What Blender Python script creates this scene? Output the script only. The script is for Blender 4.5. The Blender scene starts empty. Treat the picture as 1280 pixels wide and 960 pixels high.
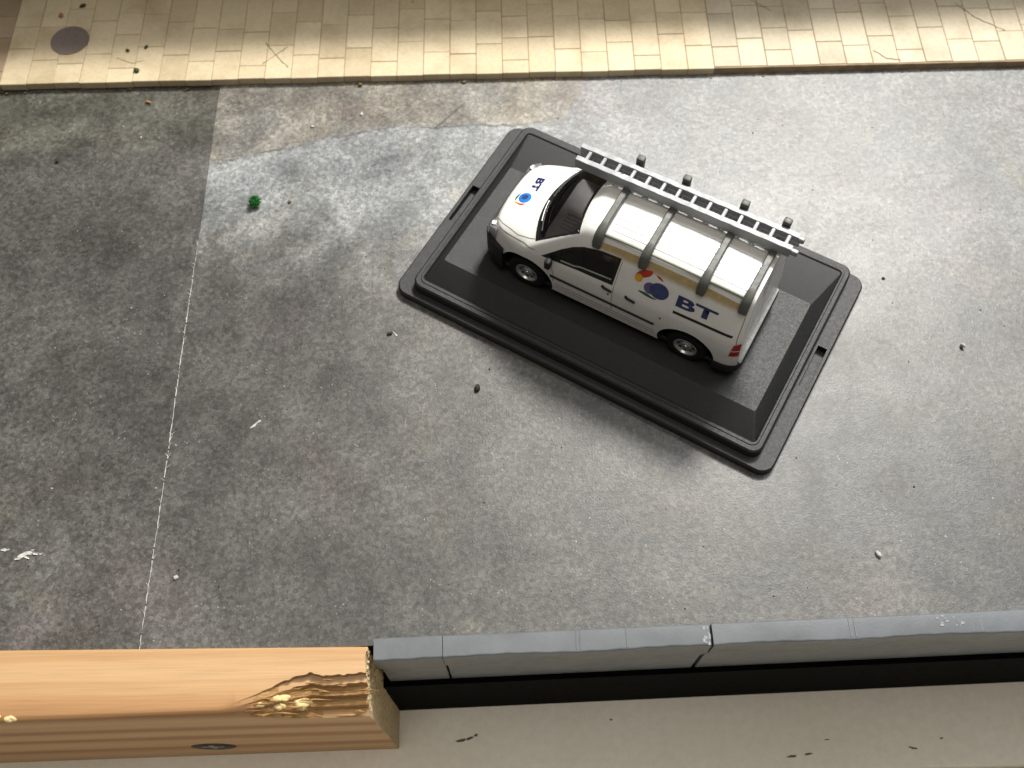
import bpy, bmesh, math, random
import numpy as np
from mathutils import Vector, Matrix
from mathutils.bvhtree import BVHTree

S = 0.001                      # everything below is written in millimetres
random.seed(7)
rng = np.random.default_rng(7)
scene = bpy.context.scene
C = scene.collection
R = math.radians

# ------------------------------------------------------------------ camera
cam_d = bpy.data.cameras.new('camera')
cam = bpy.data.objects.new('camera', cam_d)
C.objects.link(cam)
dep, roll = R(63.41), R(-1.31)
fw = Vector((0, math.cos(dep), -math.sin(dep)))
rt0 = Vector((1, 0, 0)); up0 = rt0.cross(fw)
rt = rt0 * math.cos(roll) + up0 * math.sin(roll)
up = -rt0 * math.sin(roll) + up0 * math.cos(roll)
m = Matrix((rt, up, -fw)).transposed().to_4x4()
m.translation = Vector((0, 0, 179.0 * S))
cam.matrix_world = m
cam_d.sensor_width = 36.0
cam_d.lens = 36.0 * 1265.0 / 1280.0
cam_d.clip_start = 0.005
cam_d.clip_end = 20.0
cam_d.dof.use_dof = True
cam_d.dof.focus_distance = 0.190
cam_d.dof.aperture_fstop = 26.0
scene.camera = cam

# ------------------------------------------------------------------ world (dim room) and window light
world = bpy.data.worlds.new('World')
scene.world = world
world.use_nodes = True
bg = world.node_tree.nodes['Background']
bg.inputs['Color'].default_value = (1.0, 0.95, 0.88, 1)
bg.inputs['Strength'].default_value = 0.12

def area(name, az, el, dist, sx, sy, power, col, target=(20, 105, 0)):
    d = bpy.data.lights.new(name, 'AREA')
    d.shape = 'RECTANGLE'; d.size = sx * S; d.size_y = sy * S
    d.energy = power; d.color = col
    o = bpy.data.objects.new(name, d); C.objects.link(o)
    t = Vector(target)
    v = Vector((math.sin(R(az)) * math.cos(R(el)), math.cos(R(az)) * math.cos(R(el)), math.sin(R(el))))
    o.location = (t + v * dist) * S
    o.rotation_euler = v.to_track_quat('Z', 'Y').to_euler()
    return o
area('window_light', 27, 54, 700, 125, 105, 7.0, (1.0, 0.965, 0.90))
area('window_sky', 47, 58, 800, 460, 420, 3.4, (0.94, 0.98, 1.0), target=(60, 120, 0))
area('fill_light', 195, 83, 1000, 500, 500, 2.4, (1.0, 0.94, 0.84), target=(10, 60, 0))  # fill lamp added to brighten the shelf and the van's near side

scene.view_settings.view_transform = 'Standard'
scene.view_settings.look = 'None'
scene.view_settings.gamma = 1.0
scene.view_settings.use_curve_mapping = False
scene.view_settings.exposure = 0.0
scene.render.engine = 'CYCLES'
scene.cycles.max_bounces = 8

# ------------------------------------------------------------------ helpers
def lin(r, g, b):
    f = lambda c: (c / 255 / 12.92) if c / 255 <= 0.04045 else ((c / 255 + 0.055) / 1.055) ** 2.4
    return (f(r), f(g), f(b), 1)

class N:
    """small wrapper to write node trees"""
    def __init__(self, name):
        self.m = bpy.data.materials.new(name); self.m.use_nodes = True
        self.t = self.m.node_tree
        self.b = self.t.nodes['Principled BSDF']
        self.out = self.t.nodes['Material Output']
    def add(self, typ, **kw):
        n = self.t.nodes.new(typ)
        for k, v in kw.items():
            if k.startswith('_'): setattr(n, k[1:], v)
        for k, v in kw.items():
            if not k.startswith('_'):
                key = int(k[1:]) if k[0] == 'i' and k[1:].isdigit() else k.replace('_', ' ')
                self.set(n, key, v)
        return n
    def set(self, n, key, v):
        s = n.inputs[key]
        if isinstance(v, bpy.types.NodeSocket): self.t.links.new(v, s)
        else: s.default_value = v
    def coord(self, scale=1000.0):
        tc = self.add('ShaderNodeTexCoord')
        mp = self.add('ShaderNodeMapping', Vector=tc.outputs['Object'], Scale=(scale,) * 3)
        return mp.outputs['Vector']
    def noise(self, vec, scale, detail=4, rough=0.55, dist=0.0):
        return self.add('ShaderNodeTexNoise', Vector=vec, Scale=scale, Detail=detail, Roughness=rough, Distortion=dist).outputs['Fac']
    def ramp(self, fac, stops, interp='LINEAR'):
        n = self.add('ShaderNodeValToRGB', Fac=fac); cr = n.color_ramp; cr.interpolation = interp
        while len(cr.elements) < len(stops): cr.elements.new(0.5)
        for e, (p, c) in zip(cr.elements, stops):
            e.position = p; e.color = c if len(c) == 4 else (*c, 1)
        return n.outputs['Color']
    def mix(self, fac, a, b, mode='MIX'):
        n = self.add('ShaderNodeMix', _data_type='RGBA', _blend_type=mode)
        self.set(n, 0, fac); self.set(n, 6, a); self.set(n, 7, b)
        return n.outputs[2]
    def math(self, op, a, b=None, c=None, clamp=False):
        n = self.add('ShaderNodeMath', _operation=op); n.use_clamp = clamp
        self.set(n, 0, a)
        if b is not None: self.set(n, 1, b)
        if c is not None: self.set(n, 2, c)
        return n.outputs[0]
    def step(self, x, lo, hi):      # smooth 0..1
        n = self.add('ShaderNodeMapRange', _interpolation_type='SMOOTHSTEP')
        self.set(n, 'Value', x); self.set(n, 'From Min', lo); self.set(n, 'From Max', hi)
        return n.outputs[0]
    def bump(self, h, strength, dist=0.05):
        n = self.add('ShaderNodeBump', Strength=strength, Distance=dist * S, Height=h)
        self.set(self.b, 'Normal', n.outputs[0])

def G(v): return (v, v, v, 1)

def plastic(name, col, rough=0.45, var=0.12, bump=0.0, scale=1.0, spec=0.5, metal=0.0, coat=0.0):
    k = N(name); v = k.coord()
    n = k.noise(v, 0.35 * scale, 5)
    lo = tuple(c * (1 - var) for c in col[:3]) + (1,); hi = tuple(min(1, c * (1 + var)) for c in col[:3]) + (1,)
    k.set(k.b, 'Base Color', k.ramp(n, [(0.3, lo), (0.7, hi)]))
    rr = k.ramp(k.noise(v, 0.8 * scale, 4), [(0.3, G(max(0.02, rough - 0.06))), (0.7, G(min(1, rough + 0.08)))])
    k.set(k.b, 'Roughness', rr)
    k.b.inputs['Specular IOR Level'].default_value = spec
    k.b.inputs['Metallic'].default_value = metal
    k.b.inputs['Coat Weight'].default_value = coat
    if bump: k.bump(k.noise(v, 4.5 * scale, 2), bump, 0.12)
    return k.m

M = {}
M['white_paint'] = plastic('white_paint', (0.80, 0.79, 0.76, 1), 0.28, 0.03, 0.04, 0.6, coat=0.25)
M['black_trim'] = plastic('black_trim', (0.012, 0.012, 0.012, 1), 0.5, 0.2, spec=0.35)
M['cabin_black'] = plastic('cabin_black', (0.03, 0.029, 0.029, 1), 0.9, 0.2, spec=0.1)
M['cabin_grey'] = plastic('cabin_grey', (0.34, 0.32, 0.31, 1), 0.6, 0.15)
M['base_black'] = plastic('base_black', (0.0085, 0.0085, 0.0092, 1), 0.50, 0.08, 0.5, 2.2, spec=0.58)
M['rack_grey'] = plastic('rack_grey', (0.082, 0.085, 0.076, 1), 0.5, 0.18, 0.15)
M['rail_pale'] = plastic('rail_pale', (0.36, 0.37, 0.31, 1), 0.45, 0.15, 0.1)
M['ladder_grey'] = plastic('ladder_grey', (0.26, 0.265, 0.275, 1), 0.48, 0.12, 0.15, metal=0.15)
M['rubber'] = plastic('rubber', (0.009, 0.009, 0.009, 1), 0.8, 0.2, 0.2, spec=0.2)
M['silver'] = plastic('silver', (0.55, 0.55, 0.54, 1), 0.3, 0.1, 0.0, metal=0.85)
M['clear_lamp'] = plastic('clear_lamp', (0.42, 0.42, 0.44, 1), 0.18, 0.35, 0.2, 3.0, metal=0.5, coat=0.5)
M['red_lamp'] = plastic('red_lamp', (0.42, 0.02, 0.018, 1), 0.2, 0.2, coat=0.5)
M['ink_blue'] = plastic('ink_blue', lin(32, 42, 92), 0.35, 0.1)
M['ink_globe'] = plastic('ink_globe', lin(50, 64, 112), 0.35, 0.25, 0.0, 3)
M['ink_sky'] = plastic('ink_sky', lin(40, 120, 205), 0.35, 0.25, 0.0, 4)
M['ink_purple'] = plastic('ink_purple', lin(98, 84, 132), 0.35, 0.15)
M['ink_green'] = plastic('ink_green', lin(36, 92, 66), 0.35, 0.15)
M['ink_red'] = plastic('ink_red', lin(196, 50, 28), 0.35, 0.15)
M['ink_yellow'] = plastic('ink_yellow', lin(226, 168, 40), 0.35, 0.15)
M['seam'] = plastic('seam', (0.22, 0.21, 0.19, 1), 0.6, 0.2)

k = N('tinted_glass')
tr = k.add('ShaderNodeBsdfTransparent', Color=(0.72, 0.72, 0.74, 1))
gl = k.add('ShaderNodeBsdfGlossy', Color=(1, 1, 1, 1), Roughness=0.06)
fr = k.add('ShaderNodeFresnel', IOR=1.5)
mx = k.add('ShaderNodeMixShader', i0=fr.outputs[0], i1=tr.outputs[0], i2=gl.outputs[0])
k.t.links.new(mx.outputs[0], k.out.inputs['Surface'])
M['glass'] = k.m

def link(name, me, mat, parent=None):
    me.name = name
    o = bpy.data.objects.new(name, me); C.objects.link(o)
    if mat is not None and not me.materials: me.materials.append(mat if not isinstance(mat, str) else M[mat])
    if parent is not None: o.parent = parent
    return o

def mesh(verts, faces, smooth=False, angle=None):
    me = bpy.data.meshes.new('mesh')
    me.from_pydata([(float(a) * S, float(b) * S, float(c) * S) for a, b, c in verts], [], [list(map(int, f)) for f in faces])
    bm = bmesh.new(); bm.from_mesh(me)
    bmesh.ops.recalc_face_normals(bm, faces=bm.faces)
    bm.to_mesh(me); bm.free()
    if smooth or angle:
        me.polygons.foreach_set('use_smooth', [True] * len(me.polygons))
        if angle:
            bm = bmesh.new(); bm.from_mesh(me)
            for e in bm.edges:
                if len(e.link_faces) == 2 and e.calc_face_angle(0) > R(angle): e.smooth = False
            bm.to_mesh(me); bm.free()
    return me

class MB:
    def __init__(self): self.v = []; self.f = []
    def box(self, x0, x1, y0, y1, z0, z1, ch=0.0):
        """box, chamfered by ch on every edge"""
        if ch <= 0:
            b = len(self.v)
            self.v += [(x, y, z) for x in (x0, x1) for y in (y0, y1) for z in (z0, z1)]
            self.f += [[b + i for i in q] for q in ((0, 1, 3, 2), (4, 6, 7, 5), (0, 4, 5, 1), (2, 3, 7, 6), (0, 2, 6, 4), (1, 5, 7, 3))]
            return self
        bm = bmesh.new()
        bmesh.ops.create_cube(bm, size=1)
        for v in bm.verts:
            v.co = Vector(((x0 + x1) / 2 + v.co.x * (x1 - x0), (y0 + y1) / 2 + v.co.y * (y1 - y0), (z0 + z1) / 2 + v.co.z * (z1 - z0)))
        bmesh.ops.bevel(bm, geom=list(bm.edges), offset=ch, segments=1 if ch < 0.25 else 2, affect='EDGES', profile=0.5)
        return self.bm(bm)
    def bm(self, bm):
        b = len(self.v); bm.verts.ensure_lookup_table(); bm.verts.index_update()
        self.v += [tuple(v.co) for v in bm.verts]
        self.f += [[b + v.index for v in f.verts] for f in bm.faces]
        bm.free(); return self
    def prism(self, poly, z0, z1, axis='z'):
        n = len(poly); b = len(self.v)
        mk = {'z': lambda p, t: (p[0], p[1], t), 'y': lambda p, t: (p[0], t, p[1]), 'x': lambda p, t: (t, p[0], p[1])}[axis]
        self.v += [mk(p, z0) for p in poly] + [mk(p, z1) for p in poly]
        self.f += [[b + i for i in range(n)][::-1], [b + n + i for i in range(n)]]
        self.f += [[b + i, b + (i + 1) % n, b + n + (i + 1) % n, b + n + i] for i in range(n)]
        return self
    def rings(self, rings, close=False, cap=True):
        b = len(self.v); n = len(rings[0])
        for r in rings: self.v += [tuple(p) for p in r]
        for i in range(len(rings) - 1):
            for j in range(n):
                self.f.append([b + i * n + j, b + i * n + (j + 1) % n, b + (i + 1) * n + (j + 1) % n, b + (i + 1) * n + j])
        if cap: self.f += [[b + j for j in range(n)], [b + (len(rings) - 1) * n + j for j in range(n)]]
        return self
    def tube(self, pts, r, n=8):
        pts = [Vector(p) for p in pts]; rings = []
        for i, p in enumerate(pts):
            d = (pts[min(i + 1, len(pts) - 1)] - pts[max(i - 1, 0)]).normalized()
            a = d.cross(Vector((0, 0, 1))) if abs(d.z) < 0.95 else d.cross(Vector((1, 0, 0)))
            a.normalize(); c = d.cross(a)
            rr = r[i] if isinstance(r, (list, tuple)) else r
            rings.append([p + (a * math.cos(t) + c * math.sin(t)) * rr for t in [2 * math.pi * q / n for q in range(n)]])
        return self.rings(rings)
    def lathe(self, prof, n=40, axis='y', at=(0, 0, 0), close=True):
        """prof: (radius, height) list; revolves about axis through at"""
        rings = []
        for (r_, h) in prof:
            ring = []
            for q in range(n):
                t = 2 * math.pi * q / n; a, c = r_ * math.cos(t), r_ * math.sin(t)
                p = {'y': (a, h, c), 'z': (a, c, h), 'x': (h, a, c)}[axis]
                ring.append((p[0] + at[0], p[1] + at[1], p[2] + at[2]))
            rings.append(ring)
        return self.rings(rings, cap=close)
    def build(self, name, mat, parent=None, angle=None, smooth=False):
        return link(name, mesh(self.v, self.f, smooth, angle), mat, parent)

def rrect(hx, hy, r, seg=6, cx=0, cy=0):
    out = []
    for sx, sy, a0 in ((1, 1, 0), (-1, 1, 90), (-1, -1, 180), (1, -1, 270)):
        for i in range(seg + 1):
            a = R(a0 + 90 * i / seg)
            out.append((cx + sx * (hx - r) + r * math.cos(a), cy + sy * (hy - r) + r * math.sin(a)))
    return out

def empty(name, loc, rz, label, cat, group=None):
    o = bpy.data.objects.new(name, None); C.objects.link(o)
    o.empty_display_size = 0.005
    o.location = Vector(loc) * S; o.rotation_euler = (0, 0, R(rz))
    o['label'] = label; o['category'] = cat
    if group: o['group'] = group
    return o

def tag(o, label, cat, group=None):
    o['label'] = label; o['category'] = cat
    if group: o['group'] = group
    return o

def boolean(o, cutters):
    for c in cutters:
        md = o.modifiers.new('cut', 'BOOLEAN'); md.operation = 'DIFFERENCE'; md.solver = 'EXACT'; md.object = c
    bpy.context.view_layer.update()
    dg = bpy.context.evaluated_depsgraph_get()
    me = bpy.data.meshes.new_from_object(o.evaluated_get(dg))
    o.modifiers.clear(); old = o.data; o.data = me; me.name = o.name
    bpy.data.meshes.remove(old)
    for c in cutters: bpy.data.objects.remove(c, do_unlink=True)

# ================================================================== SETTING
# ---- printed road paper: two sheets that meet at x = -66.3
def road_mat(name, left):
    k = N(name); v = k.coord()
    sx = k.add('ShaderNodeSeparateXYZ', Vector=v); X, Y = sx.outputs['X'], sx.outputs['Y']
    big = k.noise(v, 0.018, 5, 0.6, 0.6); mid = k.noise(v, 0.10, 6, 0.62, 0.3)
    fine = k.noise(v, 0.9, 5, 0.7); grit = k.noise(v, 2.6, 3, 0.75)
    if left: base = k.ramp(big, [(0.28, (0.048, 0.046, 0.043)), (0.5, (0.076, 0.073, 0.068)), (0.72, (0.128, 0.122, 0.113))])
    else: base = k.ramp(big, [(0.28, (0.052, 0.050, 0.047)), (0.5, (0.084, 0.081, 0.075)), (0.72, (0.138, 0.132, 0.122))])
    if not left:
        # lighter printed band towards the kerb on the right-hand sheet
        yy = k.math('ADD', Y, k.math('MULTIPLY', k.math('SUBTRACT', mid, 0.5), 26.0))
        yy = k.math('ADD', yy, k.math('MULTIPLY', X, 0.10))
        band = k.math('MULTIPLY', k.step(yy, 106.0, 136.0), k.math('SUBTRACT', 1.0, k.math('MULTIPLY', k.step(X, -5.0, 70.0), 0.6)))
        base = k.mix(band, base, k.ramp(mid, [(0.3, (0.165, 0.175, 0.18)), (0.7, (0.245, 0.25, 0.248))]))
        # beige re-laid strip printed along the kerb, with a dark joint line round it
        yb = k.math('MULTIPLY', k.math('MAXIMUM', k.math('SUBTRACT', -28.0, X), 0.0), 0.24)
        e1 = k.math('ADD', k.math('SUBTRACT', Y, 155.3), yb)
        e1 = k.math('ADD', e1, k.math('MULTIPLY', k.math('SUBTRACT', k.noise(v, 0.22, 3), 0.5), 3.0))
        e2 = k.math('SUBTRACT', k.math('ADD', 13.2, k.math('MULTIPLY', k.math('SUBTRACT', Y, 155.0), 0.4)), X)
        e2 = k.math('ADD', e2, k.math('MULTIPLY', k.math('SUBTRACT', k.noise(v, 0.35, 4), 0.5), 5.0))
        e = k.math('MINIMUM', e1, e2)
        inside = k.math('MULTIPLY', k.step(e, -0.6, 1.2), k.ramp(k.noise(v, 0.06, 4), [(0.3, G(0.55)), (0.6, G(1.0))]))
        beige = k.ramp(mid, [(0.3, (0.135, 0.122, 0.102)), (0.55, (0.185, 0.168, 0.140)), (0.8, (0.235, 0.216, 0.182))])
        base = k.mix(inside, base, beige)
        line = k.math('SUBTRACT', 1.0, k.step(k.math('ABSOLUTE', e1), 0.05, 0.55))
        line = k.math('MULTIPLY', line, k.step(e2, -0.3, 0.6))
        line = k.math('MULTIPLY', line, k.step(k.noise(v, 0.16, 3), 0.40, 0.58))
        base = k.mix(k.math('MULTIPLY', line, 0.75), base, (0.05, 0.047, 0.042, 1))
        # short dark slash across that strip, and an older grey trench mark
        t = k.math('SUBTRACT', k.math('SUBTRACT', Y, 155.0), k.math('MULTIPLY', k.math('SUBTRACT', X, -15.9), 1.08))
        sl = k.math('SUBTRACT', 1.0, k.step(k.math('ABSOLUTE', t), 0.15, 0.75))
        sl = k.math('MULTIPLY', sl, k.step(X, -16.4, -15.8)); sl = k.math('MULTIPLY', sl, k.math('SUBTRACT', 1.0, k.step(X, -10.0, -9.2)))
        base = k.mix(k.math('MULTIPLY', sl, 0.8), base, (0.06, 0.055, 0.05, 1))
        tq = k.math('SUBTRACT', 1.0, k.step(k.math('ABSOLUTE', k.math('SUBTRACT', X, -57.6)), 0.2, 0.9))
        tq = k.math('MULTIPLY', tq, k.math('MULTIPLY', k.step(Y, 131.0, 138.0), k.math('SUBTRACT', 1.0, k.step(Y, 148.0, 152.0))))
        base = k.mix(k.math('MULTIPLY', tq, 0.45), base, (0.20, 0.22, 0.225, 1))
    else:
        ol = k.step(k.math('ADD', Y, k.math('MULTIPLY', mid, 10.0)), 150.0, 160.0)
        base = k.mix(k.math('MULTIPLY', ol, 0.8), base, k.ramp(mid, [(0.3, (0.062, 0.060, 0.048)), (0.7, (0.110, 0.105, 0.086))]))
    # colour casts of the print: faint pink, green and brown clouds
    c1 = k.noise(v, 0.035, 3, 0.5); c2 = k.noise(v, 0.050, 4, 0.6, 1.0)
    base = k.mix(k.step(c1, 0.50, 0.72), base, k.mix(1.0, base, (1.06, 0.97, 1.0, 1), 'MULTIPLY'))
    base = k.mix(k.step(c2, 0.48, 0.75), base, k.mix(1.0, base, (1.05, 1.0, 0.90, 1), 'MULTIPLY'))
    ag = k.add('ShaderNodeTexVoronoi', Vector=v, Scale=1.5, Randomness=1.0)
    agv = k.add('ShaderNodeSeparateColor', Color=ag.outputs['Color']).outputs[0]
    base = k.mix(1.0, base, k.ramp(agv, [(0.0, G(0.74)), (0.5, G(1.0)), (1.0, G(1.32))]), 'MULTIPLY')
    m2 = k.noise(v, 0.045, 6, 0.68, 1.2)
    base = k.mix(1.0, base, k.ramp(m2, [(0.30, G(0.76)), (0.5, G(1.0)), (0.72, G(1.28))]), 'MULTIPLY')
    # aggregate: medium mottling, dark pits, pale chips
    base = k.mix(1.0, base, k.ramp(mid, [(0.25, G(0.72)), (0.5, G(1.0)), (0.78, G(1.30))]), 'MULTIPLY')
    base = k.mix(1.0, base, k.ramp(fine, [(0.25, G(0.55)), (0.5, G(1.0)), (0.75, G(1.42))]), 'MULTIPLY')
    base = k.mix(1.0, base, k.ramp(grit, [(0.30, G(0.70)), (0.5, G(1.0)), (0.72, G(1.34))]), 'MULTIPLY')
    pit = k.add('ShaderNodeTexVoronoi', Vector=v, Scale=0.75, Randomness=1.0)
    pm = k.math('SUBTRACT', 1.0, k.step(k.math('ADD', pit.outputs['Distance'], k.math('MULTIPLY', k.noise(v, 0.25, 2), 0.35)), 0.20, 0.32))
    base = k.mix(k.math('MULTIPLY', pm, 0.65), base, (0.035, 0.034, 0.032, 1))
    chip = k.add('ShaderNodeTexVoronoi', Vector=v, Scale=0.9, Randomness=1.0)
    cm = k.math('SUBTRACT', 1.0, k.step(k.math('ADD', chip.outputs['Distance'], k.math('MULTIPLY', k.noise(v, 0.12, 3), 0.45)), 0.22, 0.34))
    base = k.mix(k.math('MULTIPLY', cm, 0.5), base, (0.46, 0.45, 0.43, 1))
    k.set(k.b, 'Base Color', base)
    k.set(k.b, 'Roughness', k.ramp(mid, [(0.3, G(0.36)), (0.7, G(0.48))]))
    k.b.inputs['Specular IOR Level'].default_value = 0.55
    k.bump(k.math('ADD', k.math('MULTIPLY', fine, 0.6), grit), 0.30, 0.16)
    return k.m

M['paper_white'] = plastic('paper_white', (0.55, 0.53, 0.49, 1), 0.8, 0.35, 0.1, 1.2)

def sheet(name, xs_edge, x_far, y0f, y1, z, mat, side):
    """card with a slightly irregular cut edge at x = xs_edge (function of y)"""
    n = 90; mb = MB(); t = 0.45
    ys = np.linspace(0, 1, n)
    for u in ys:
        ye = (1 - u) * y0f(xs_edge(0)) + u * y1
        xe = xs_edge(ye)
        yf = (1 - u) * y0f(x_far) + u * y1
        mb.v += [(xe, ye, z), (x_far, yf, z), (xe, ye, z - t), (x_far, yf, z - t)]
    for i in range(n - 1):
        b = 4 * i; c = b + 4
        mb.f += [[b, b + 1, c + 1, c], [b + 2, c + 2, c + 3, b + 3], [b, c, c + 2, b + 2], [b + 1, b + 3, c + 3, c + 1]]
    mb.f += [[0, 2, 3, 1], [4 * n - 4, 4 * n - 3, 4 * n - 1, 4 * n - 2]]
    me = mesh(mb.v, mb.f)
    me.materials.append(mat); me.materials.append(M['paper_white'])
    for p in me.polygons:
        if abs(p.normal.z) < 0.5: p.material_index = 1
    o = link(name, me, None); o['kind'] = 'structure'
    return o

edge_y = lambda x: 38.2 + 0.0195 * (x + 66)
er = lambda y: -66.3 + 0.06 * math.sin(y * 0.11) + 0.03 * math.sin(y * 0.83 + 1) + 0.02 * math.sin(y * 2.7)
road_r = sheet('road', er, 170, edge_y, 172, 0.0, road_mat('road_print_right', False), 1)
road_r['label'] = 'lighter grey printed paper road sheet under the van base'
el_ = lambda y: er(y) - 0.10 - 0.06 * math.sin(y * 0.5)
road_l = sheet('road', el_, -170, edge_y, 172, -0.30, road_mat('road_print_left', True), -1)
road_l['label'] = 'darker printed paper road sheet left of the white seam'
# torn white fibres along the seam
mb = MB()
Ys = np.arange(38.5, 150, 0.35)
for i, y in enumerate(Ys):
    w = 0.03 + 0.08 * abs(math.sin(y * 0.37) * math.sin(y * 1.31 + 1)) + random.uniform(0, 0.05)
    if y > 112: w *= max(0.15, 1 - (y - 112) / 22)
    xe = er(y) - 0.06
    mb.v += [(xe - w, y, 0.02), (xe + w * 0.6, y, 0.05)]
    if i and random.random() < 0.93: b = len(mb.v) - 4; mb.f.append([b, b + 1, b + 3, b + 2])
for _ in range(60):
    y = random.uniform(40, 125); xe = er(y); L_ = random.uniform(.3, 1.2); a_ = random.uniform(-1.2, 1.2); w = random.uniform(.03, .08)
    dx, dy = math.sin(a_) * L_, math.cos(a_) * L_
    mb.v += [(xe - w, y, .05), (xe + w, y, .05), (xe + dx + w * .3, y + dy, .12), (xe + dx - w * .3, y + dy, .12)]; b = len(mb.v) - 4; mb.f.append([b, b + 1, b + 2, b + 3])
o = mb.build('torn_paper_edge', 'paper_white', road_r); o['kind'] = 'stuff'

# ---- layout board under the road, its black fascia, and the shelf it stands on
M['fascia_black'] = plastic('fascia_black', (0.0022, 0.0021, 0.0019, 1), 0.9, 0.2, spec=0.06)
th = math.degrees(math.atan(0.0225))
mb = MB(); ca, sa = math.cos(R(th)), math.sin(R(th))
def sl(x, yo):              # point on the strip line, yo millimetres towards the road
    return (-12.9 + (x + 12.9) * ca - yo * sa, 36.3 + (x + 12.9) * sa + yo * ca)
mb.prism([sl(-170, 2.4), sl(190, 2.4), (190, 240), (-170, 240)], -21.5, -0.9)
mb.prism([sl(-170, -0.4), sl(190, -0.4), (190, 239.9), (-169.9, 239.9)], -49.99, -21.52)
board = mb.build('baseboard', 'fascia_black'); board['kind'] = 'structure'

k = N('shelf_paint'); v = k.coord()
n1 = k.noise(v, 0.03, 4); n2 = k.noise(v, 0.5, 5, 0.7)
b_ = k.ramp(n1, [(0.3, lin(236, 227, 209)), (0.7, lin(243, 235, 219))])
b_ = k.mix(1.0, b_, k.ramp(n2, [(0.3, G(0.93)), (0.7, G(1.05))]), 'MULTIPLY')
sc = k.step(k.noise(k.add('ShaderNodeMapping', Vector=v, Scale=(0.35, 1.0, 1.0)).outputs[0], 0.9, 4, 0.7), 0.70, 0.76)
b_ = k.mix(k.math('MULTIPLY', sc, 0.35), b_, (0.10, 0.085, 0.06, 1))
k.set(k.b, 'Base Color', b_); k.b.inputs['Roughness'].default_value = 0.5
k.bump(n2, 0.1, 0.1)
M['shelf'] = k.m
mb = MB(); mb.box(-260, 260, 21.0 - 0.2, 140, -66, -50, 0.8)
sh = mb.build('shelf', 'shelf', angle=40); sh['kind'] = 'structure'; sh['label'] = 'beige painted shelf below the layout edge'
sh.rotation_euler = (0, 0, R(0.35))
mb = MB(); mb.box(-260, 260, -160, 20.0, -66, -53.5, 0.8)
sh2 = mb.build('shelf_nosing', 'shelf', sh, angle=40)
# scratches and chips on the shelf paint
M['chip_dark'] = plastic('chip_dark', (0.13, 0.10, 0.065, 1), 0.8, 0.5, 0.3, 3.0)
def flake(cx, cy, z, L_, W_, a, mat, name, parent=None, h=0.12, n=11):
    mb = MB(); top = []; rr = [random.uniform(0.6, 1.15) for _ in range(n)]
    for i in range(n):
        t = 2 * math.pi * i / n
        x, y = L_ / 2 * math.cos(t) * rr[i], W_ / 2 * math.sin(t) * rr[i]
        top.append((cx + x * math.cos(a) - y * math.sin(a), cy + x * math.sin(a) + y * math.cos(a)))
    mb.prism(top, z - 0.02, z + h)
    return mb.build(name, mat, parent)
for (x, y_, l, w, a) in [(-12.6, 29.2, 2.6, .8, 0.2), (-10.6, 29.6, 2.4, .6, 0.35), (-9.3, 30.2, .9, .7, .3), (58, 24.0, 2.4, .6, .1), (61.5, 24.4, 2.2, .5, .1), (84, 25.0, 1.8, .5, -.2), (66, 27.2, 1.2, .3, 0), (20, 32.6, .7, .5, 0), (90.5, 26.8, .9, .4, .2)]:
    flake(x, y_, -50, l, w, a, 'chip_dark', 'paint_chip', sh, 0.06)

# ---- pavement: card with separate paving slabs
def slab_mat(name, c_lo, c_hi):
    k = N(name); v = k.coord()
    oi = k.add('ShaderNodeObjectInfo')
    base = k.mix(oi.outputs['Random'], c_lo, c_hi)
    tcw = k.add('ShaderNodeNewGeometry')
    wv = k.add('ShaderNodeMapping', Vector=tcw.outputs['Position'], Scale=(1000,) * 3).outputs[0]
    n1 = k.noise(wv, 0.09, 5, 0.6); n2 = k.noise(wv, 1.2, 5, 0.7)
    base = k.mix(1.0, base, k.ramp(n1, [(0.28, (0.80, 0.76, 0.70)), (0.5, G(1.0)), (0.75, (1.07, 1.06, 1.05))]), 'MULTIPLY')
    base = k.mix(1.0, base, k.ramp(n2, [(0.28, G(0.86)), (0.5, G(1.0)), (0.75, G(1.08))]), 'MULTIPLY')
    st = k.step(k.noise(wv, 0.30, 5, 0.7, 0.5), 0.62, 0.74)
    base = k.mix(k.math('MULTIPLY', st, 0.35), base, (0.30, 0.22, 0.13, 1))
    k.set(k.b, 'Base Color', base); k.b.inputs['Roughness'].default_value = 0.55
    k.bump(n2, 0.2, 0.12)
    return k.m
M['slab_cream'] = slab_mat('slab_cream', (0.52, 0.42, 0.27, 1), (0.62, 0.515, 0.345, 1))
M['slab_grey'] = slab_mat('slab_grey', (0.43, 0.365, 0.255, 1), (0.54, 0.465, 0.335, 1))
M['slab_brown'] = slab_mat('slab_brown', (0.30, 0.22, 0.145, 1), (0.36, 0.27, 0.18, 1))
M['joint'] = plastic('joint', (0.30, 0.215, 0.125, 1), 0.8, 0.25)
mb = MB(); mb.box(-170, 170, 169.2, 240, 0.02, 1.80)
pave = mb.build('pavement', 'joint'); pave['kind'] = 'structure'
slab_cache = {}
def slab(x0, x1, y0, y1, mat, warp=True):
    w, l = x1 - x0, y1 - y0
    key = (round(w, 2), round(l, 1), mat)
    if key not in slab_cache:
        b = MB(); b.box(-w / 2, w / 2, 0, round(l, 1), 0, 1.93, 0.10)
        me = mesh(b.v, b.f); me.materials.append(M[mat]); slab_cache[key] = me
    o = bpy.data.objects.new('slab', slab_cache[key]); C.objects.link(o)
    o.parent = pave
    o.location = ((x0 + x1) / 2 * S, y0 * S, (0.03 + random.uniform(-0.03, 0.05)) * S)
    o.rotation_euler = (random.uniform(-.003, .003), random.uniform(-.004, .004), random.uniform(-.004, .004))
    return o
pitch = 6.13; gap = 0.11
x = -117.0 - 3 * pitch; i = 0
lens = [10.6, 10.6, 7.0, 10.6]
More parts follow.
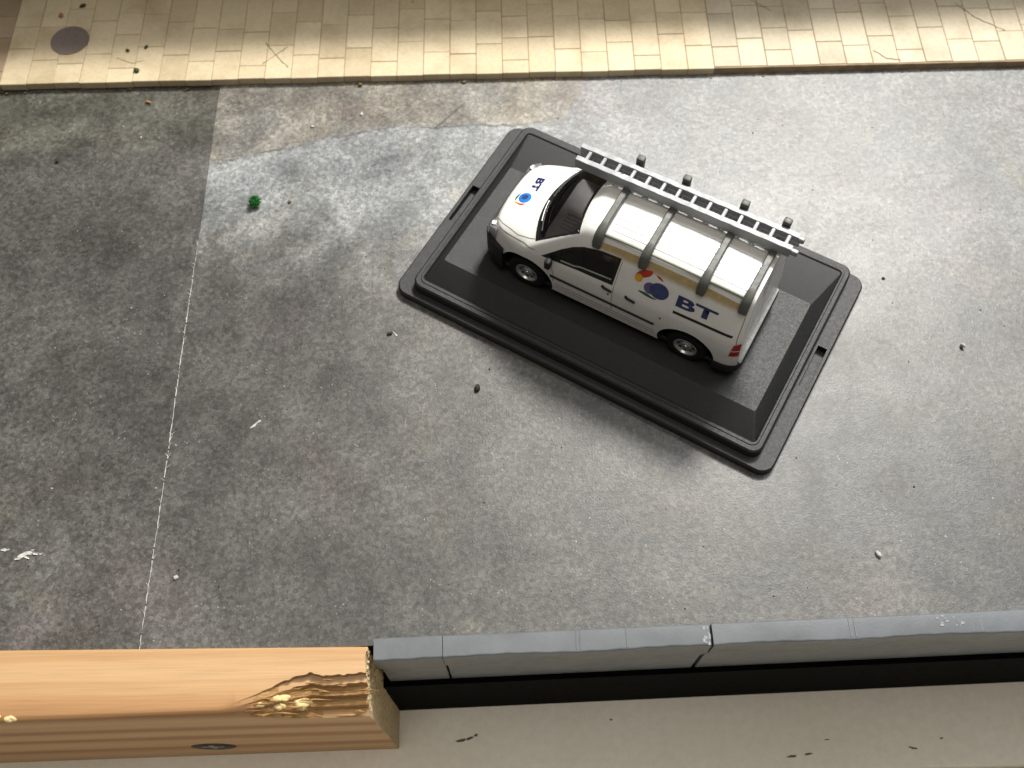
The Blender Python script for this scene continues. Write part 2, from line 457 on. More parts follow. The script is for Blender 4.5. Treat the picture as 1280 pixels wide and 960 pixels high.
front_off = [6.0, 10.6, 5.0, 9.0, 7.4, 10.2, 4.4, 8.4]
while x < 140:
    x1 = x + pitch
    if abs(x - 44.7) < pitch and x < 44.7 < x1 + 0.01: x1 = 44.65 if 44.65 - x > 3.0 else x1
    mat = 'slab_brown' if x < -117.5 else ('slab_cream' if x < 43.5 else 'slab_grey')
    y0 = 169.05 + 0.10 * math.sin(i * 1.7) + (0.45 if mat == 'slab_grey' else 0)
    yy = y0 + front_off[(i * 3 + i // 5) % 8] + random.uniform(-0.5, .5)
    slab(x + gap / 2, x1 - gap / 2, y0, yy - gap / 2, mat)
    while yy < 203:
        L_ = random.choice(lens)
        slab(x + gap / 2, x1 - gap / 2, yy + gap / 2, yy + L_ - gap / 2, mat)
        yy += L_
    x = x1 + (0.4 if abs(x1 - 44.65) < 0.02 else 0); i += 1
# cracks that run over single slabs
M['crack'] = plastic('crack', (0.10, 0.07, 0.04, 1), 0.9, 0.3)
def crack(pts, w):
    mb = MB()
    P = [Vector((p[0], p[1], 0)) for p in pts]; Q = [P[0]]
    for a, b in zip(P[:-1], P[1:]):
        n = max(2, int((b - a).length / 0.5))
        for j in range(1, n + 1): Q.append(a.lerp(b, j / n) + Vector((random.uniform(-.12, .12), random.uniform(-.12, .12), 0)) * (j < n))
    for j, q in enumerate(Q):
        ww = w * random.uniform(0.5, 1.1)
        d = (Q[min(j + 1, len(Q) - 1)] - Q[max(j - 1, 0)]).normalized(); nn = Vector((-d.y, d.x, 0)) * ww / 2
        mb.v += [tuple(q + nn + Vector((0, 0, 2.03))), tuple(q - nn + Vector((0, 0, 2.03)))]
        if j: b = len(mb.v) - 4; mb.f.append([b, b + 1, b + 3, b + 2])
    mb.build('crack', 'crack', pave)
crack([(-56.2, 180.2), (-53.6, 176.2), (-51.0, 178.6)], .16); crack([(-53.6, 176.2), (-50.4, 172.2)], .16); crack([(-53.6, 176.2), (-56.4, 173.6)], .13)
crack([(58.0, 192), (61.5, 188.8), (64.0, 186.8)], .16); crack([(108, 188), (112, 183), (118, 178.6)], .17); crack([(86, 173.4), (88.6, 170.8), (92, 170.2)], .2)
crack([(-22, 192), (-20.4, 197)], .2); crack([(-91, 176.4), (-86.8, 174.6), (-84.5, 175.4)], .13)
# round cover let into the slabs
k = N('cover_metal'); v = k.coord()
ck = k.add('ShaderNodeTexChecker', Vector=v, Scale=1.1)
b_ = k.mix(k.noise(v, 0.8, 4), (0.13, 0.10, 0.085, 1), (0.20, 0.16, 0.135, 1)); k.set(k.b, 'Base Color', b_); k.b.inputs['Roughness'].default_value = 0.6
k.bump(ck.outputs['Fac'], 0.25, 0.06); M['cover'] = k.m
mb = MB(); mb.lathe([(0.01, 2.06), (4.0, 2.06), (4.15, 2.10), (4.5, 2.10), (4.55, 1.85), (0.01, 1.85)], 48, 'z', (-102.9, 182.3, 0), False)
mb.build('manhole_cover', 'cover', pave, angle=40)
# unseen wall added beyond the frame to cast shade on the far slabs
M['shade_wall_grey'] = plastic('shade_wall_grey', (0.26, 0.24, 0.22, 1), 0.8, 0.3, 0.2)
mb = MB(); mb.prism([(-260, 196.6), (-118, 196.9), (260, 206.5), (260, 216), (-260, 216)], 1.9, 43.0)
wl = mb.build('shade_wall', 'shade_wall_grey'); wl['kind'] = 'structure'

# ================================================================== GREY PLASTIC EDGING STRIP
M['edging'] = plastic('edging_grey', (0.14, 0.15, 0.162, 1), 0.38, 0.14, 0.2, 0.5, spec=0.5)
M['edging_worn'] = plastic('edging_worn', (0.27, 0.28, 0.29, 1), 0.5, 0.3, 0.3, 2.0)
def strip(x0, x1, label, scores, nubs, dz=0.0):
    t = empty('plastic_edging', (-12.9, 36.3, 0), th, label, 'edging strip', 'plastic edging along the road')
    X0, X1 = x0 + 12.9, x1 + 12.9
    # coping: section extruded along x with a slightly wavy near edge
    n = max(12, int((X1 - X0) / 1.2)); rings = []
    for i in range(n + 1):
        xx = X0 + (X1 - X0) * i / n
        w = 0.12 * math.sin(xx * 0.21 + x0) + 0.05 * math.sin(xx * 1.3)
        h = 1.5 + dz + 0.06 * math.sin(xx * 0.13 + 1)
        sec = [(0.10, -5.2), (-0.05 + w, -5.0), (-0.12 + w, h - 0.6), (-0.06 + w, h - 0.22), (0.10 + w, h - 0.04), (0.3 + w, h + .02), (3.55, h + 0.05), (3.75, h - 0.15), (3.78, -0.8), (2.0, -0.88), (2.0, -5.2)]
        rings.append([(xx, a, b) for a, b in sec])
    MB().rings(rings).build('coping', 'edging', t, angle=45)
    MB().box(X0 + 0.15, X1 - 0.15, 0.62, 1.6, -21.4, -5.0, 0.08).build('skirt_panel', 'edging', t)
    for s in scores:
        MB().box(s + 12.9 - 0.12, s + 12.9 + 0.12, 0.25, 3.6, 1.40 + dz, 1.575 + dz, 0.05).build('score_ridge', 'edging', t)
    for s in nubs:
        sx = s + 12.9
        mb = MB(); mb.prism([(sx - 3.0, -4.6), (sx + 2.8, -4.6), (sx + 1.5, -8.4), (sx - 1.2, -8.9)], 0.35, 1.5, 'y'); mb.build('bracket', 'edging', t)
    return t
e1 = strip(-13.0, 33.55, 'grey plastic edging piece between the capped end and the snapped joint', [10.2, 10.9, 19], [-5.5, 10.4, 31.8])
e2 = strip(34.0, 170, 'long grey plastic edging piece running off the right side', [58.0, 58.9, 79.4, 81], [36.8, 60.5, 81.5])
e3 = strip(-25.0, -13.1, 'short stepped grey plastic end cap of edging next to the timber', [], [], 0.35)
# whitish stress marks at the snapped joint
mb = MB()
for _ in range(16):
    xx = 33.55 + 12.9 - random.uniform(0, 1.2); yy = random.uniform(0.2, 3.4); r_ = random.uniform(.08, .25)
    mb.box(xx - r_, xx + r_, yy - r_ * 1.4, yy + r_ * 1.4, 1.4, 1.60 + random.uniform(0, .05), 0.04)
o = mb.build('stress_marks', 'edging_worn', e1); o['kind'] = 'stuff'
mb = MB()
for _ in range(12):
    xx = 76 + 12.9 + random.uniform(-3, 3); yy = random.uniform(1.4, 3.5); r_ = random.uniform(.08, .25)
    mb.box(xx - r_ * 1.5, xx + r_ * 1.5, yy - r_, yy + r_, 1.4, 1.58 + random.uniform(0, .05), 0.04)
o = mb.build('stress_marks', 'edging_worn', e2); o['kind'] = 'stuff'

# ================================================================== TIMBER BATTEN
def wood_mat(name, end=False):
    k = N(name); v = k.coord()
    if not end:
        st = k.add('ShaderNodeMapping', Vector=v, Scale=(0.012, 1.0, 1.0)).outputs[0]
        d = k.noise(st, 0.35, 4, 0.55, 0.6)
        wv = k.add('ShaderNodeTexWave', _wave_type='BANDS', _bands_direction='DIAGONAL', Vector=st, Scale=0.05, Distortion=7.0, Detail=3.0)
        wv.inputs['Detail Scale'].default_value = 0.5
        fib = k.noise(k.add('ShaderNodeMapping', Vector=v, Scale=(0.05, 2.2, 2.2)).outputs[0], 1.4, 4, 0.7)
        base = k.ramp(wv.outputs['Fac'], [(0.0, lin(202, 164, 120)), (0.55, lin(196, 156, 110)), (0.82, lin(176, 132, 88)), (1.0, lin(160, 116, 76))])
        base = k.mix(k.step(d, 0.45, 0.8), base, lin(184, 140, 94))
        base = k.mix(1.0, base, k.ramp(fib, [(0.3, G(0.86)), (0.5, G(1.0)), (0.75, G(1.08))]), 'MULTIPLY')
        k.bump(fib, 0.25, 0.15)
    else:
        fib = k.noise(v, 1.6, 5, 0.75); d = k.noise(v, 0.25, 4)
        base = k.ramp(d, [(0.3, lin(214, 186, 138)), (0.7, lin(232, 210, 166))])
        base = k.mix(1.0, base, k.ramp(fib, [(0.28, G(0.55)), (0.5, G(1.0)), (0.75, G(1.15))]), 'MULTIPLY')
        k.bump(fib, 0.9, 0.5)
    k.set(k.b, 'Base Color', base); k.b.inputs['Roughness'].default_value = 0.62
    return k.m
M['wood'] = wood_mat('pine'); M['wood_end'] = wood_mat('pine_end', True)
k = N('wood_split'); v = k.coord()
stt = k.add('ShaderNodeMapping', Vector=v, Scale=(0.035, 1.0, 1.0)).outputs[0]
f1 = k.noise(stt, 1.3, 5, .7, .4); f2 = k.noise(k.add('ShaderNodeMapping', Vector=v, Scale=(0.12, 2.5, 2.5)).outputs[0], 2.0, 4, .7)
b_ = k.ramp(f1, [(0.28, lin(146, 106, 66)), (0.45, lin(184, 142, 94)), (0.6, lin(206, 164, 112)), (0.75, lin(222, 186, 136))])
b_ = k.mix(1.0, b_, k.ramp(f2, [(0.28, G(.66)), (0.5, G(1.0)), (0.75, G(1.12))]), 'MULTIPLY')
k.set(k.b, 'Base Color', b_); k.b.inputs['Roughness'].default_value = .9; k.b.inputs['Specular IOR Level'].default_value = .1
k.bump(k.math('ADD', f1, f2), .8, .5); M['wood_split'] = k.m
bat = empty('timber_batten', (-60, 33, -49.9), 0, 'sawn pine batten with splintered corner and a screw in its side', 'timber')
def vn(x, s):               # cheap 1-D value noise
    i = math.floor(x); f = x - i; f = f * f * (3 - 2 * f)
    h = lambda n: math.sin(n * 127.1 + s * 311.7) * 43758.5453 % 1
    return h(i) * (1 - f) + h(i + 1) * f
def batten_ring(X):         # section in world y,z, returned relative to the empty
    far = 39.2 + (X + 90) * -0.0125
    near = 27.0 + (X + 87) * 0.0125
    topz = 2.0
    s = min(1, max(0, (X + 52) / 18)); s = s * s * (3 - 2 * s)          # split-out grows to the right
    cy = 1.5 + 4.7 * s + s * ((vn(X * 0.22, 1) - .5) * 1.2 + (vn(X * 1.4, 5) - .5) * .5)               # how far the top is eaten away
    cz = 1.6 + 5.1 * s
    sec = [(far, -49.9), (far, topz - 0.5), (far - 0.5, topz)]
    sec += [(far - 0.5 + (near + cy - far + 0.5) * q, topz + 0.05 * vn(X * .2 + q * 7, 4)) for q in (0.25, 0.5, 0.75)]
    sec += [(near + cy, topz)]
    # stepped splinter face
    nst = 4
    for q in range(nst):
        f0 = (q + 0.12) / nst; f1 = (q + 0.95) / nst
        j = s * ((vn(X * 0.07 + q * 3.3, 7 + q) - .5) + .22 * (vn(X * 1.3 + q, 9 + q) - .5)) * 0.7
        ra = lambda f: (near + cy * (1 - math.sin(f * 1.5708)), topz - cz * (1 - math.cos(f * 1.5708)))
        for f, zz in ((f0, f1 * .9), (f1, f1)):
            a0 = ra(f); a1 = (near + cy * (1 - f) + j * .4, topz - cz * zz + j * .25)
            sec.append((a0[0] * (1 - s) + a1[0] * s, a0[1] * (1 - s) + a1[1] * s))
    sec += [(near, topz - cz - 0.6), (near - 0.05, -25), (near, -49.9)]
    return [(X + 60, a - 33, b + 49.9) for a, b in sec]
xs = np.concatenate([np.linspace(-175, -56, 30), np.linspace(-54, -26.2, 70)])
rings = [batten_ring(X) for X in xs]
# irregular sawn end
n_sec = len(rings[0])
for j in range(n_sec):
    a = rings[-1][j]; rings[-1][j] = (a[0] + (vn(j * 1.3, 3) - .5) * .5 , a[1], a[2])
mb = MB().rings(rings)
me = mesh(mb.v, mb.f, angle=28)
for m_ in ('wood', 'wood_end', 'wood_split'): me.materials.append(M[m_])
for p in me.polygons:
    c = p.center / S
    if abs(p.normal.x) > 0.8: p.material_index = 1
    elif c.x > 14 and c.z < 51.6 and p.normal.y < 0.2 and c.z > 43.5: p.material_index = 2 if vn(c.z * 1.3, 2) > 0.35 else 0
for p in me.polygons:
    if p.material_index == 2: p.use_smooth = False
bo = link('batten_body', me, None, bat)
# shaggy fibres on the sawn end
mb = MB()
for _ in range(420):
    y_ = random.uniform(27.9, 38.2); z_ = random.uniform(-48, 1.6)
    if z_ > -5.5 and y_ < 27.9 + 6.3 * (z_ + 5.5) / 7.5: continue
    r_ = random.uniform(.12, .42); l = random.uniform(.05, .22)
    mb.box(-26.3 + 60, -26.2 + 60 + l, y_ - 33 - r_, y_ - 33 + r_, z_ + 49.9 - r_ * 1.6, z_ + 49.9 + r_ * 1.2, 0.05)
o = mb.build('end_grain_fibres', 'wood_end', bat); o['kind'] = 'stuff'
# splinters along the break
mb = MB()
for _ in range(26):
    X = random.uniform(-47, -28); q = random.random()
    s = min(1, max(0, (X + 52) / 18)); y_ = 27.6 + 6.0 * s * (1 - q); z_ = 2.0 - 6.8 * s * q + .15
    L_ = random.uniform(1.5, 6); r_ = random.uniform(.08, .25)
    mb.tube([(X + 60, y_ - 33, z_ + 49.9), (X + 60 + L_ * .5, y_ - 33 + random.uniform(-.2, .2), z_ + 49.9 + .15), (X + 60 + L_, y_ - 33 + random.uniform(-.3, .3), z_ + 49.9 + .05)], [r_ * .4, r_, .02], 5)
o = mb.build('splinters', 'wood_split', bat); o['kind'] = 'stuff'
# hardened glue / resin crumbs
k = N('resin'); v = k.coord(); n1 = k.noise(v, 1.2, 4)
k.set(k.b, 'Base Color', k.ramp(n1, [(0.3, lin(222, 194, 128)), (0.7, lin(238, 220, 170))])); k.b.inputs['Roughness'].default_value = 0.8
k.b.inputs['Subsurface Weight'].default_value = 0.15; k.b.inputs['Subsurface Radius'].default_value = (0.001, 0.0007, 0.0003)
k.bump(n1, 0.6, 0.4); M['resin'] = k.m
def lump(name, x, y_, z_, rx, ry, rz_, mat, parent=None, seed=0, amp=0.35, sub=3):
    bm = bmesh.new(); bmesh.ops.create_icosphere(bm, subdivisions=sub, radius=1)
    for v_ in bm.verts:
        c = v_.co.copy()
        f = 1 + amp * (vn(c.x * 2.1 + c.y * 1.3 + seed, seed) + vn(c.y * 2.7 - c.z * 2 + 5, seed + 3) + vn(c.z * 2.3 + c.x + 9, seed + 5) - 1.5)
        v_.co = Vector((x + c.x * rx * f, y_ + c.y * ry * f, z_ + c.z * rz_ * f))
    return MB().bm(bm).build(name, mat, parent, smooth=True)
def W2B(x, y_, z_): return (x + 60, y_ - 33, z_ + 49.9)
for i, (x, y_, z_, a, b, c_) in enumerate([(-37.5, 29.6, -1.6, 1.7, 1.1, 1.0), (-42.5, 30.1, 0.2, 1.9, .8, .6), (-44.6, 29.5, .6, 1.4, .7, .5), (-40.4, 30.4, -.2, 1.3, .8, .6), (-46.6, 29.0, .9, 1.0, .5, .4), (-43.6, 31.0, .5, .8, .6, .5), (-41.2, 29.2, -.8, 1.2, .7, .6), (-86.0, 27.8, 1.6, .9, .6, .5), (-88, 28.1, 1.9, .6, .4, .3)]):
    p = W2B(x, y_, z_); lump('resin_crumb', p[0], p[1], p[2], a, b, c_, 'resin', bat, i)
# crosshead screw in the near face
sx, sz = -62.0, -36.0
ny = 27.0 + (sx + 87) * 0.0125
scr = MB().lathe([(0.01, -0.12), (4.3, -0.12), (4.7, 0.05), (4.7, 0.6), (0.01, 0.6)], 40, 'y', (sx + 60, ny - 33, sz + 49.9), False).build('screw', plastic('screw_steel', (0.008, 0.0075, 0.007, 1), 0.5, 0.3, 0.2, spec=.2), bat, angle=30)
mb = MB(); p = (sx + 60, ny - 33, sz + 49.9)
mb.box(p[0] - 2.2, p[0] + 2.2, p[1] - .18, p[1] - .10, p[2] - .45, p[2] + .45, .03); mb.box(p[0] - .45, p[0] + .45, p[1] - .175, p[1] - .095, p[2] - 2.2, p[2] + 2.2, .03)
mb.build('cross_slot', plastic('slot_grime', (0.30, 0.28, 0.25, 1), .5, .3), scr)

# ================================================================== BLACK DISPLAY BASE
base = empty('display_base', (25.04, 111.69, 0), -31.16, 'black plastic display base with stepped rim under the white van', 'display base')
def loft_loops(loops):
    return MB().rings(loops)
# flange (with a slot through each end)
def loop(hx, hy, r, z, cx=0, cy=0, seg=8): return [(a, b, z) for a, b in rrect(hx, hy, r, seg, cx, cy)]
FLx, FLy, fo = 41.85, 24.9, -0.75
fl = MB().rings([loop(FLx - .25, FLy - .25, 2.6, 0.02, 0, fo), loop(FLx, FLy, 2.8, 0.25, 0, fo), loop(FLx, FLy, 2.8, 1.55, 0, fo), loop(FLx - .3, FLy - .3, 2.5, 1.85, 0, fo)]).build('flange', 'base_black', base, angle=30)
cut = []
for s in (-1, 1):
    c_ = MB().box(min(s * 39.1, s * 41.0), max(s * 39.1, s * 41.0), -5.3, 5.0, 0.2, 3.0).build('cutter', 'base_black'); c_.location = base.location; c_.rotation_euler = base.rotation_euler; cut.append(c_)
bpy.context.view_layer.update()
boolean(fl, cut)
for p in fl.data.polygons: p.use_smooth = False
# rim
ro = loop
rim_l = [ro(38.6, 23.95, 2.2, 1.80), ro(38.45, 23.8, 2.1, 3.85), ro(38.15, 23.5, 1.9, 4.12), ro(37.4, 22.7, 1.6, 4.14), ro(37.25, 22.55, 1.5, 4.28), ro(36.95, 22.0, 1.0, 4.28), ro(36.77, 21.77, .8, 4.1), ro(36.77, 21.77, .8, 1.80)]
MB().rings(rim_l).build('rim', 'base_black', base, angle=32)
# plinth: steep ends and near side, long slope at the back
def ploop(x0, x1, y0, y1, z, r): return [(a, b, z) for a, b in rrect((x1 - x0) / 2, (y1 - y0) / 2, r, 5, (x0 + x1) / 2, (y0 + y1) / 2)]
pl = [ploop(-36.7, 36.7, -21.7, 21.7, 1.82, .5), ploop(-36.7, 36.7, -21.7, 21.7, 3.98, .5), ploop(-34.35, 34.35, -17.45, 9.85, 6.92, .5), ploop(-34.2, 34.2, -17.3, 9.7, 7.0, .45)]
MB().rings(pl).build('plinth', 'base_black', base, angle=20)

# dust that has settled on the base
mb = MB(); rg = random.Random(11)
for _ in range(110):
    x, y_ = rg.uniform(-33.5, 33.5), rg.uniform(-16.8, 9.2); r = rg.uniform(.04, .11); z = 7.0
    b = len(mb.v); mb.v += [(x - r, y_ - r * .5, z), (x + r, y_ - r * .3, z), (x + r * .2, y_ + r, z), (x, y_, z + r)]
    mb.f += [[b, b + 1, b + 3], [b + 1, b + 2, b + 3], [b + 2, b, b + 3]]
o = mb.build('settled_dust', plastic('dust_grey', (0.20, 0.19, 0.17, 1), .9), base); o['kind'] = 'stuff'

# ================================================================== VAN
van = empty('model_van', (23.653, 108.923, 7.0), 180 - 30.614, 'white diecast delivery van with blue lettering and a roof rack', 'model van')
VZ = [2, 5, 9, 12.5, 19.5, 21.5, 23]; VV = [10.6, 11.1, 11.3, 11.1, 8.6, 7.3, 5.0]
zs_ = np.linspace(2, 23, 211); vs_ = np.interp(zs_, VZ, VV)
kern = np.hanning(25); kern /= kern.sum()
vs_s = np.convolve(np.pad(vs_, 12, mode='reflect', reflect_type='odd'), kern, 'valid')
def plan(u):
    if u > 18: s = (u - 18) / 9.2; return 1 - 0.23 * s ** 3.4
    if u < -22: s = (-22 - u) / 5.0; return 1 - 0.10 * s ** 4
    return 1.0
def Sf(u, z): return np.interp(z, zs_, vs_s) * plan(u)
def Tf(u, v):
    roof = 22.55 - 0.0020 * (u + 6) ** 2 * (1 if u > -6 else 0.5) - 0.010 * v * v
    ws = 14.5 + (18.25 - u - 0.027 * v * v) * 0.72
    uu = u + 0.012 * v * v + 0.9 * (np.abs(v) / 8.3) ** 7
    bon = 14.5 - 0.10 * (uu - 17) - 0.018 * np.maximum(0, uu - 17) ** 2 - 0.004 * v * v
    nose = 10.9 + (26.75 - uu) * 2.6
    t = np.minimum(ws, roof); t = np.maximum(t, bon)
    return np.minimum(t, nose)
NP = 46
def section(u):
    z0 = 2.3
    zz = np.linspace(z0, 23.0, 240); vv = np.array([Sf(u, z) for z in zz]); tt = np.array([Tf(u, v) for v in vv])
    i = int(np.argmax(zz >= tt)) if np.any(zz >= tt) else len(zz) - 1
    i = max(i, 3)
    side = list(zip(vv[:i], zz[:i]))
    tv = np.linspace(vv[i - 1], 0, 60)
    top = [(v, Tf(u, v)) for v in tv]
    P = np.array(side + top)
    d = np.r_[0, np.cumsum(np.hypot(*np.diff(P, axis=0).T))]
    t = np.linspace(0, d[-1], 160)
    Q = np.c_[np.interp(t, d, P[:, 0]), np.interp(t, d, P[:, 1])]
    for _ in range(24):
        Q[1:-1] = 0.5 * Q[1:-1] + 0.25 * (Q[:-2] + Q[2:])
        Q[-1, 1] = Q[-2, 1]
    d = np.r_[0, np.cumsum(np.hypot(*np.diff(Q, axis=0).T))]; t = np.linspace(0, d[-1], NP)
    return np.c_[np.interp(t, d, Q[:, 0]), np.interp(t, d, Q[:, 1])]
us = np.concatenate([np.linspace(-27.0, -24, 12), np.linspace(-23.6, 20, 110), np.linspace(20.3, 27.2, 26)])
secs = np.array([section(u) for u in us])
# smooth along the length a little
for _ in range(2): secs[1:-1] = 0.5 * secs[1:-1] + 0.25 * (secs[:-2] + secs[2:])
rings = []
for u, s in zip(us, secs):
    lean = lambda z: 0.085 * (z - 7) * (max(0, (-18 - u) / 9) ** 1.5) if z > 7 else 0
    half = [(u + lean(z), v, z) for v, z in s]
    other = [(a, -b, c) for a, b, c in half[::-1][1:]]
    rings.append(half + other)
mb = MB().rings(rings)
me = mesh(mb.v, mb.f, angle=38)
me.materials.append(M['white_paint']); me.materials.append(M['cabin_black'])
body = link('body', me, None)
bm = bmesh.new(); bm.from_mesh(me); bvh = BVHTree.FromBMesh(bm)
def on_side(u, z, off=0.03, s=1):
    h = bvh.ray_cast(Vector((u, 30 * s, z)) * S, Vector((0, -s, 0)))
    p = h[0] / S + h[1] * off * (1 if h[1].y * s > 0 else -1)
    return (p.x, p.y, p.z)
def on_top(u, v, off=0.03):
    h = bvh.ray_cast(Vector((u, v, 60)) * S, Vector((0, 0, -1)))
    p = h[0] / S + h[1] * off * (1 if h[1].z > 0 else -1)
    return (p.x, p.y, p.z)
def on_front(v, z, off=0.03, s=1):
    h = bvh.ray_cast(Vector((60 * s, v, z)) * S, Vector((-s, 0, 0)))
    p = h[0] / S + h[1] * off * (1 if h[1].x * s > 0 else -1)
    return (p.x, p.y, p.z)
# openings: cabin windows, windscreen, wheel arches
GL = [(10.26, 15.45), (8.2, 17.0), (6.18, 18.0), (2.8, 18.75), (-0.6, 18.95), (-0.45, 14.72), (2.5, 14.5), (5.93, 14.35), (10.16, 13.75)]
FR = [(10.36, 15.95), (8.3, 17.45), (6.26, 18.45), (2.8, 19.2), (-1.1, 19.4), (-0.8, 13.4), (2.51, 13.26), (6.26, 13.2), (14.0, 12.7)]
def cutmesh(mb):
    me = mesh(mb.v, mb.f); me.materials.append(M['white_paint']); me.materials.append(M['cabin_black'])
    for p in me.polygons: p.material_index = 1
    return link('cutter', me, None)
cutters = [cutmesh(MB().prism(GL, -14, 14, 'y'))]
def wsu(v, z): return 18.25 - 0.027 * v * v - (z - 14.5) / 0.72
wsl = [(v, 15.15 - 0.012 * abs(v)) for v in np.linspace(-9.1, 9.1, 15)] + [(v, 20.75 - 0.006 * v * v) for v in np.linspace(7.75, -7.75, 13)]
WSO = [(wsu(v, z), v, z) for v, z in wsl]
outer = [(a + 1.4, b * 1.03, c + 1.9) for a, b, c in WSO]; inner = [(a - 3.2, b * 0.93, c - 4.6) for a, b, c in WSO]
cutters.append(cutmesh(MB().rings([outer, inner])))
for s in (-1, 1):
    for u in (17.2, -17.0):
        cutters.append(cutmesh(MB().lathe([(5.85, s * 6.5), (5.85, s * 16)], 48, 'y', (u, 0, 4.1))))
# front lower corner is the black bumper
boolean(body, cutters)
body.parent = van
for p in body.data.polygons: p.use_smooth = p.material_index == 0
bmb = bmesh.new(); bmb.from_mesh(body.data)
for e in bmb.edges:
    if len(e.link_faces) == 2 and e.calc_face_angle(0) > R(38): e.smooth = False
bmb.to_mesh(body.data); bmb.free()

# ---- chassis pan so nothing is seen through
MB().box(-26, 26, -10.0, 10.0, 1.4, 2.6, 0.3).build('chassis', 'black_trim', van)
for (u0, u1) in ((11.8, 22.6), (-22.6, -11.6)): pass

# ---- surface strips and patches
def ring_patch(name, outer, inner, fn, mat, parent, off=0.05):
    def res(L_, n):
        P = np.array(L_ + [L_[0]], float); d = np.r_[0, np.cumsum(np.linalg.norm(np.diff(P, axis=0), axis=1))]
        t = np.linspace(0, d[-1], n, endpoint=False); return [(np.interp(q, d, P[:, 0]), np.interp(q, d, P[:, 1])) for q in t]
    # subdivide matching segments so corners stay crisp
    A, B = [], []
    for i in range(len(outer)):
        a0, a1 = outer[i], outer[(i + 1) % len(outer)]; b0, b1 = inner[i], inner[(i + 1) % len(inner)]
        for q in np.linspace(0, 1, 8, endpoint=False):
            A.append((a0[0] + (a1[0] - a0[0]) * q, a0[1] + (a1[1] - a0[1]) * q)); B.append((b0[0] + (b1[0] - b0[0]) * q, b0[1] + (b1[1] - b0[1]) * q))
    mb = MB(); n = len(A)
    mb.v = [fn(*p, off) for p in A] + [fn(*p, off) for p in B] + [fn(*p, -0.3) for p in A] + [fn(*p, -0.3) for p in B]
    for i in range(n):
        j = (i + 1) % n
        mb.f += [[i, j, n + j, n + i], [2 * n + i, 2 * n + j, j, i], [n + i, n + j, 3 * n + j, 3 * n + i]]
    return mb.build(name, mat, parent)
def grid_patch(name, lo, hi, fn, mat, parent, off=0.03, nt=4):
    """quad grid between two polylines of equal length on the surface"""
    mb = MB(); n = len(lo)
    for i in range(n):
        for q in np.linspace(0, 1, nt): mb.v.append(fn(lo[i][0] + (hi[i][0] - lo[i][0]) * q, lo[i][1] + (hi[i][1] - lo[i][1]) * q, off))
    for i in range(n - 1):
        for j in range(nt - 1):
            a = i * nt + j; mb.f.append([a, a + 1, a + nt + 1, a + nt])
    return mb.build(name, mat, parent, smooth=True)
def line_strip(name, pts, w, fn, mat, parent, off=0.03, h=0.0):
    P = []
    for a, b in zip(pts[:-1], pts[1:]):
        n = max(2, int(math.hypot(b[0] - a[0], b[1] - a[1]) / 0.4))
        P += [(a[0] + (b[0] - a[0]) * i / n, a[1] + (b[1] - a[1]) * i / n) for i in range(n)]
    P.append(pts[-1]); mb = MB()
    for i, p in enumerate(P):
        q0, q1 = P[max(i - 1, 0)], P[min(i + 1, len(P) - 1)]; d = math.hypot(q1[0] - q0[0], q1[1] - q0[1]) or 1
        nx, ny = -(q1[1] - q0[1]) / d * w / 2, (q1[0] - q0[0]) / d * w / 2
        mb.v += [fn(p[0] - nx, p[1] - ny, off - 0.1 if h else off), fn(p[0] - nx * .8, p[1] - ny * .8, off + h), fn(p[0] + nx * .8, p[1] + ny * .8, off + h), fn(p[0] + nx, p[1] + ny, off - 0.1 if h else off)]
        if i:
            b = len(mb.v) - 8; mb.f += [[b + j, b + j + 1, b + j + 5, b + j + 4] for j in range(3)]
    b = len(mb.v) - 4; mb.f += [[0, 1, 2, 3], [b, b + 1, b + 2, b + 3]]
    return mb.build(name, mat, parent)
def blob_patch(name, pts, fn, mat, parent, off):
    """filled smooth outline, fan from its centre"""
    P = np.array(pts, float); n = 8; Q = []
    m_ = len(P)
    for i in range(m_):
        p0, p1, p2, p3 = P[i - 1], P[i], P[(i + 1) % m_], P[(i + 2) % m_]
        for t in np.linspace(0, 1, n, endpoint=False):
            Q.append(0.5 * (2 * p1 + (p2 - p0) * t + (2 * p0 - 5 * p1 + 4 * p2 - p3) * t * t + (-p0 + 3 * p1 - 3 * p2 + p3) * t ** 3))
    c = P.mean(axis=0); mb = MB(); mb.v.append(fn(c[0], c[1], off))
    for q in Q: mb.v.append(fn(c[0] + (q[0] - c[0]) * .5, c[1] + (q[1] - c[1]) * .5, off)); mb.v.append(fn(q[0], q[1], off))
    k_ = len(Q)
    for i in range(k_):
        j = (i + 1) % k_; mb.f += [[0, 1 + 2 * i, 1 + 2 * j], [1 + 2 * i, 2 + 2 * i, 2 + 2 * j, 1 + 2 * j]]
    return mb.build(name, mat, parent)
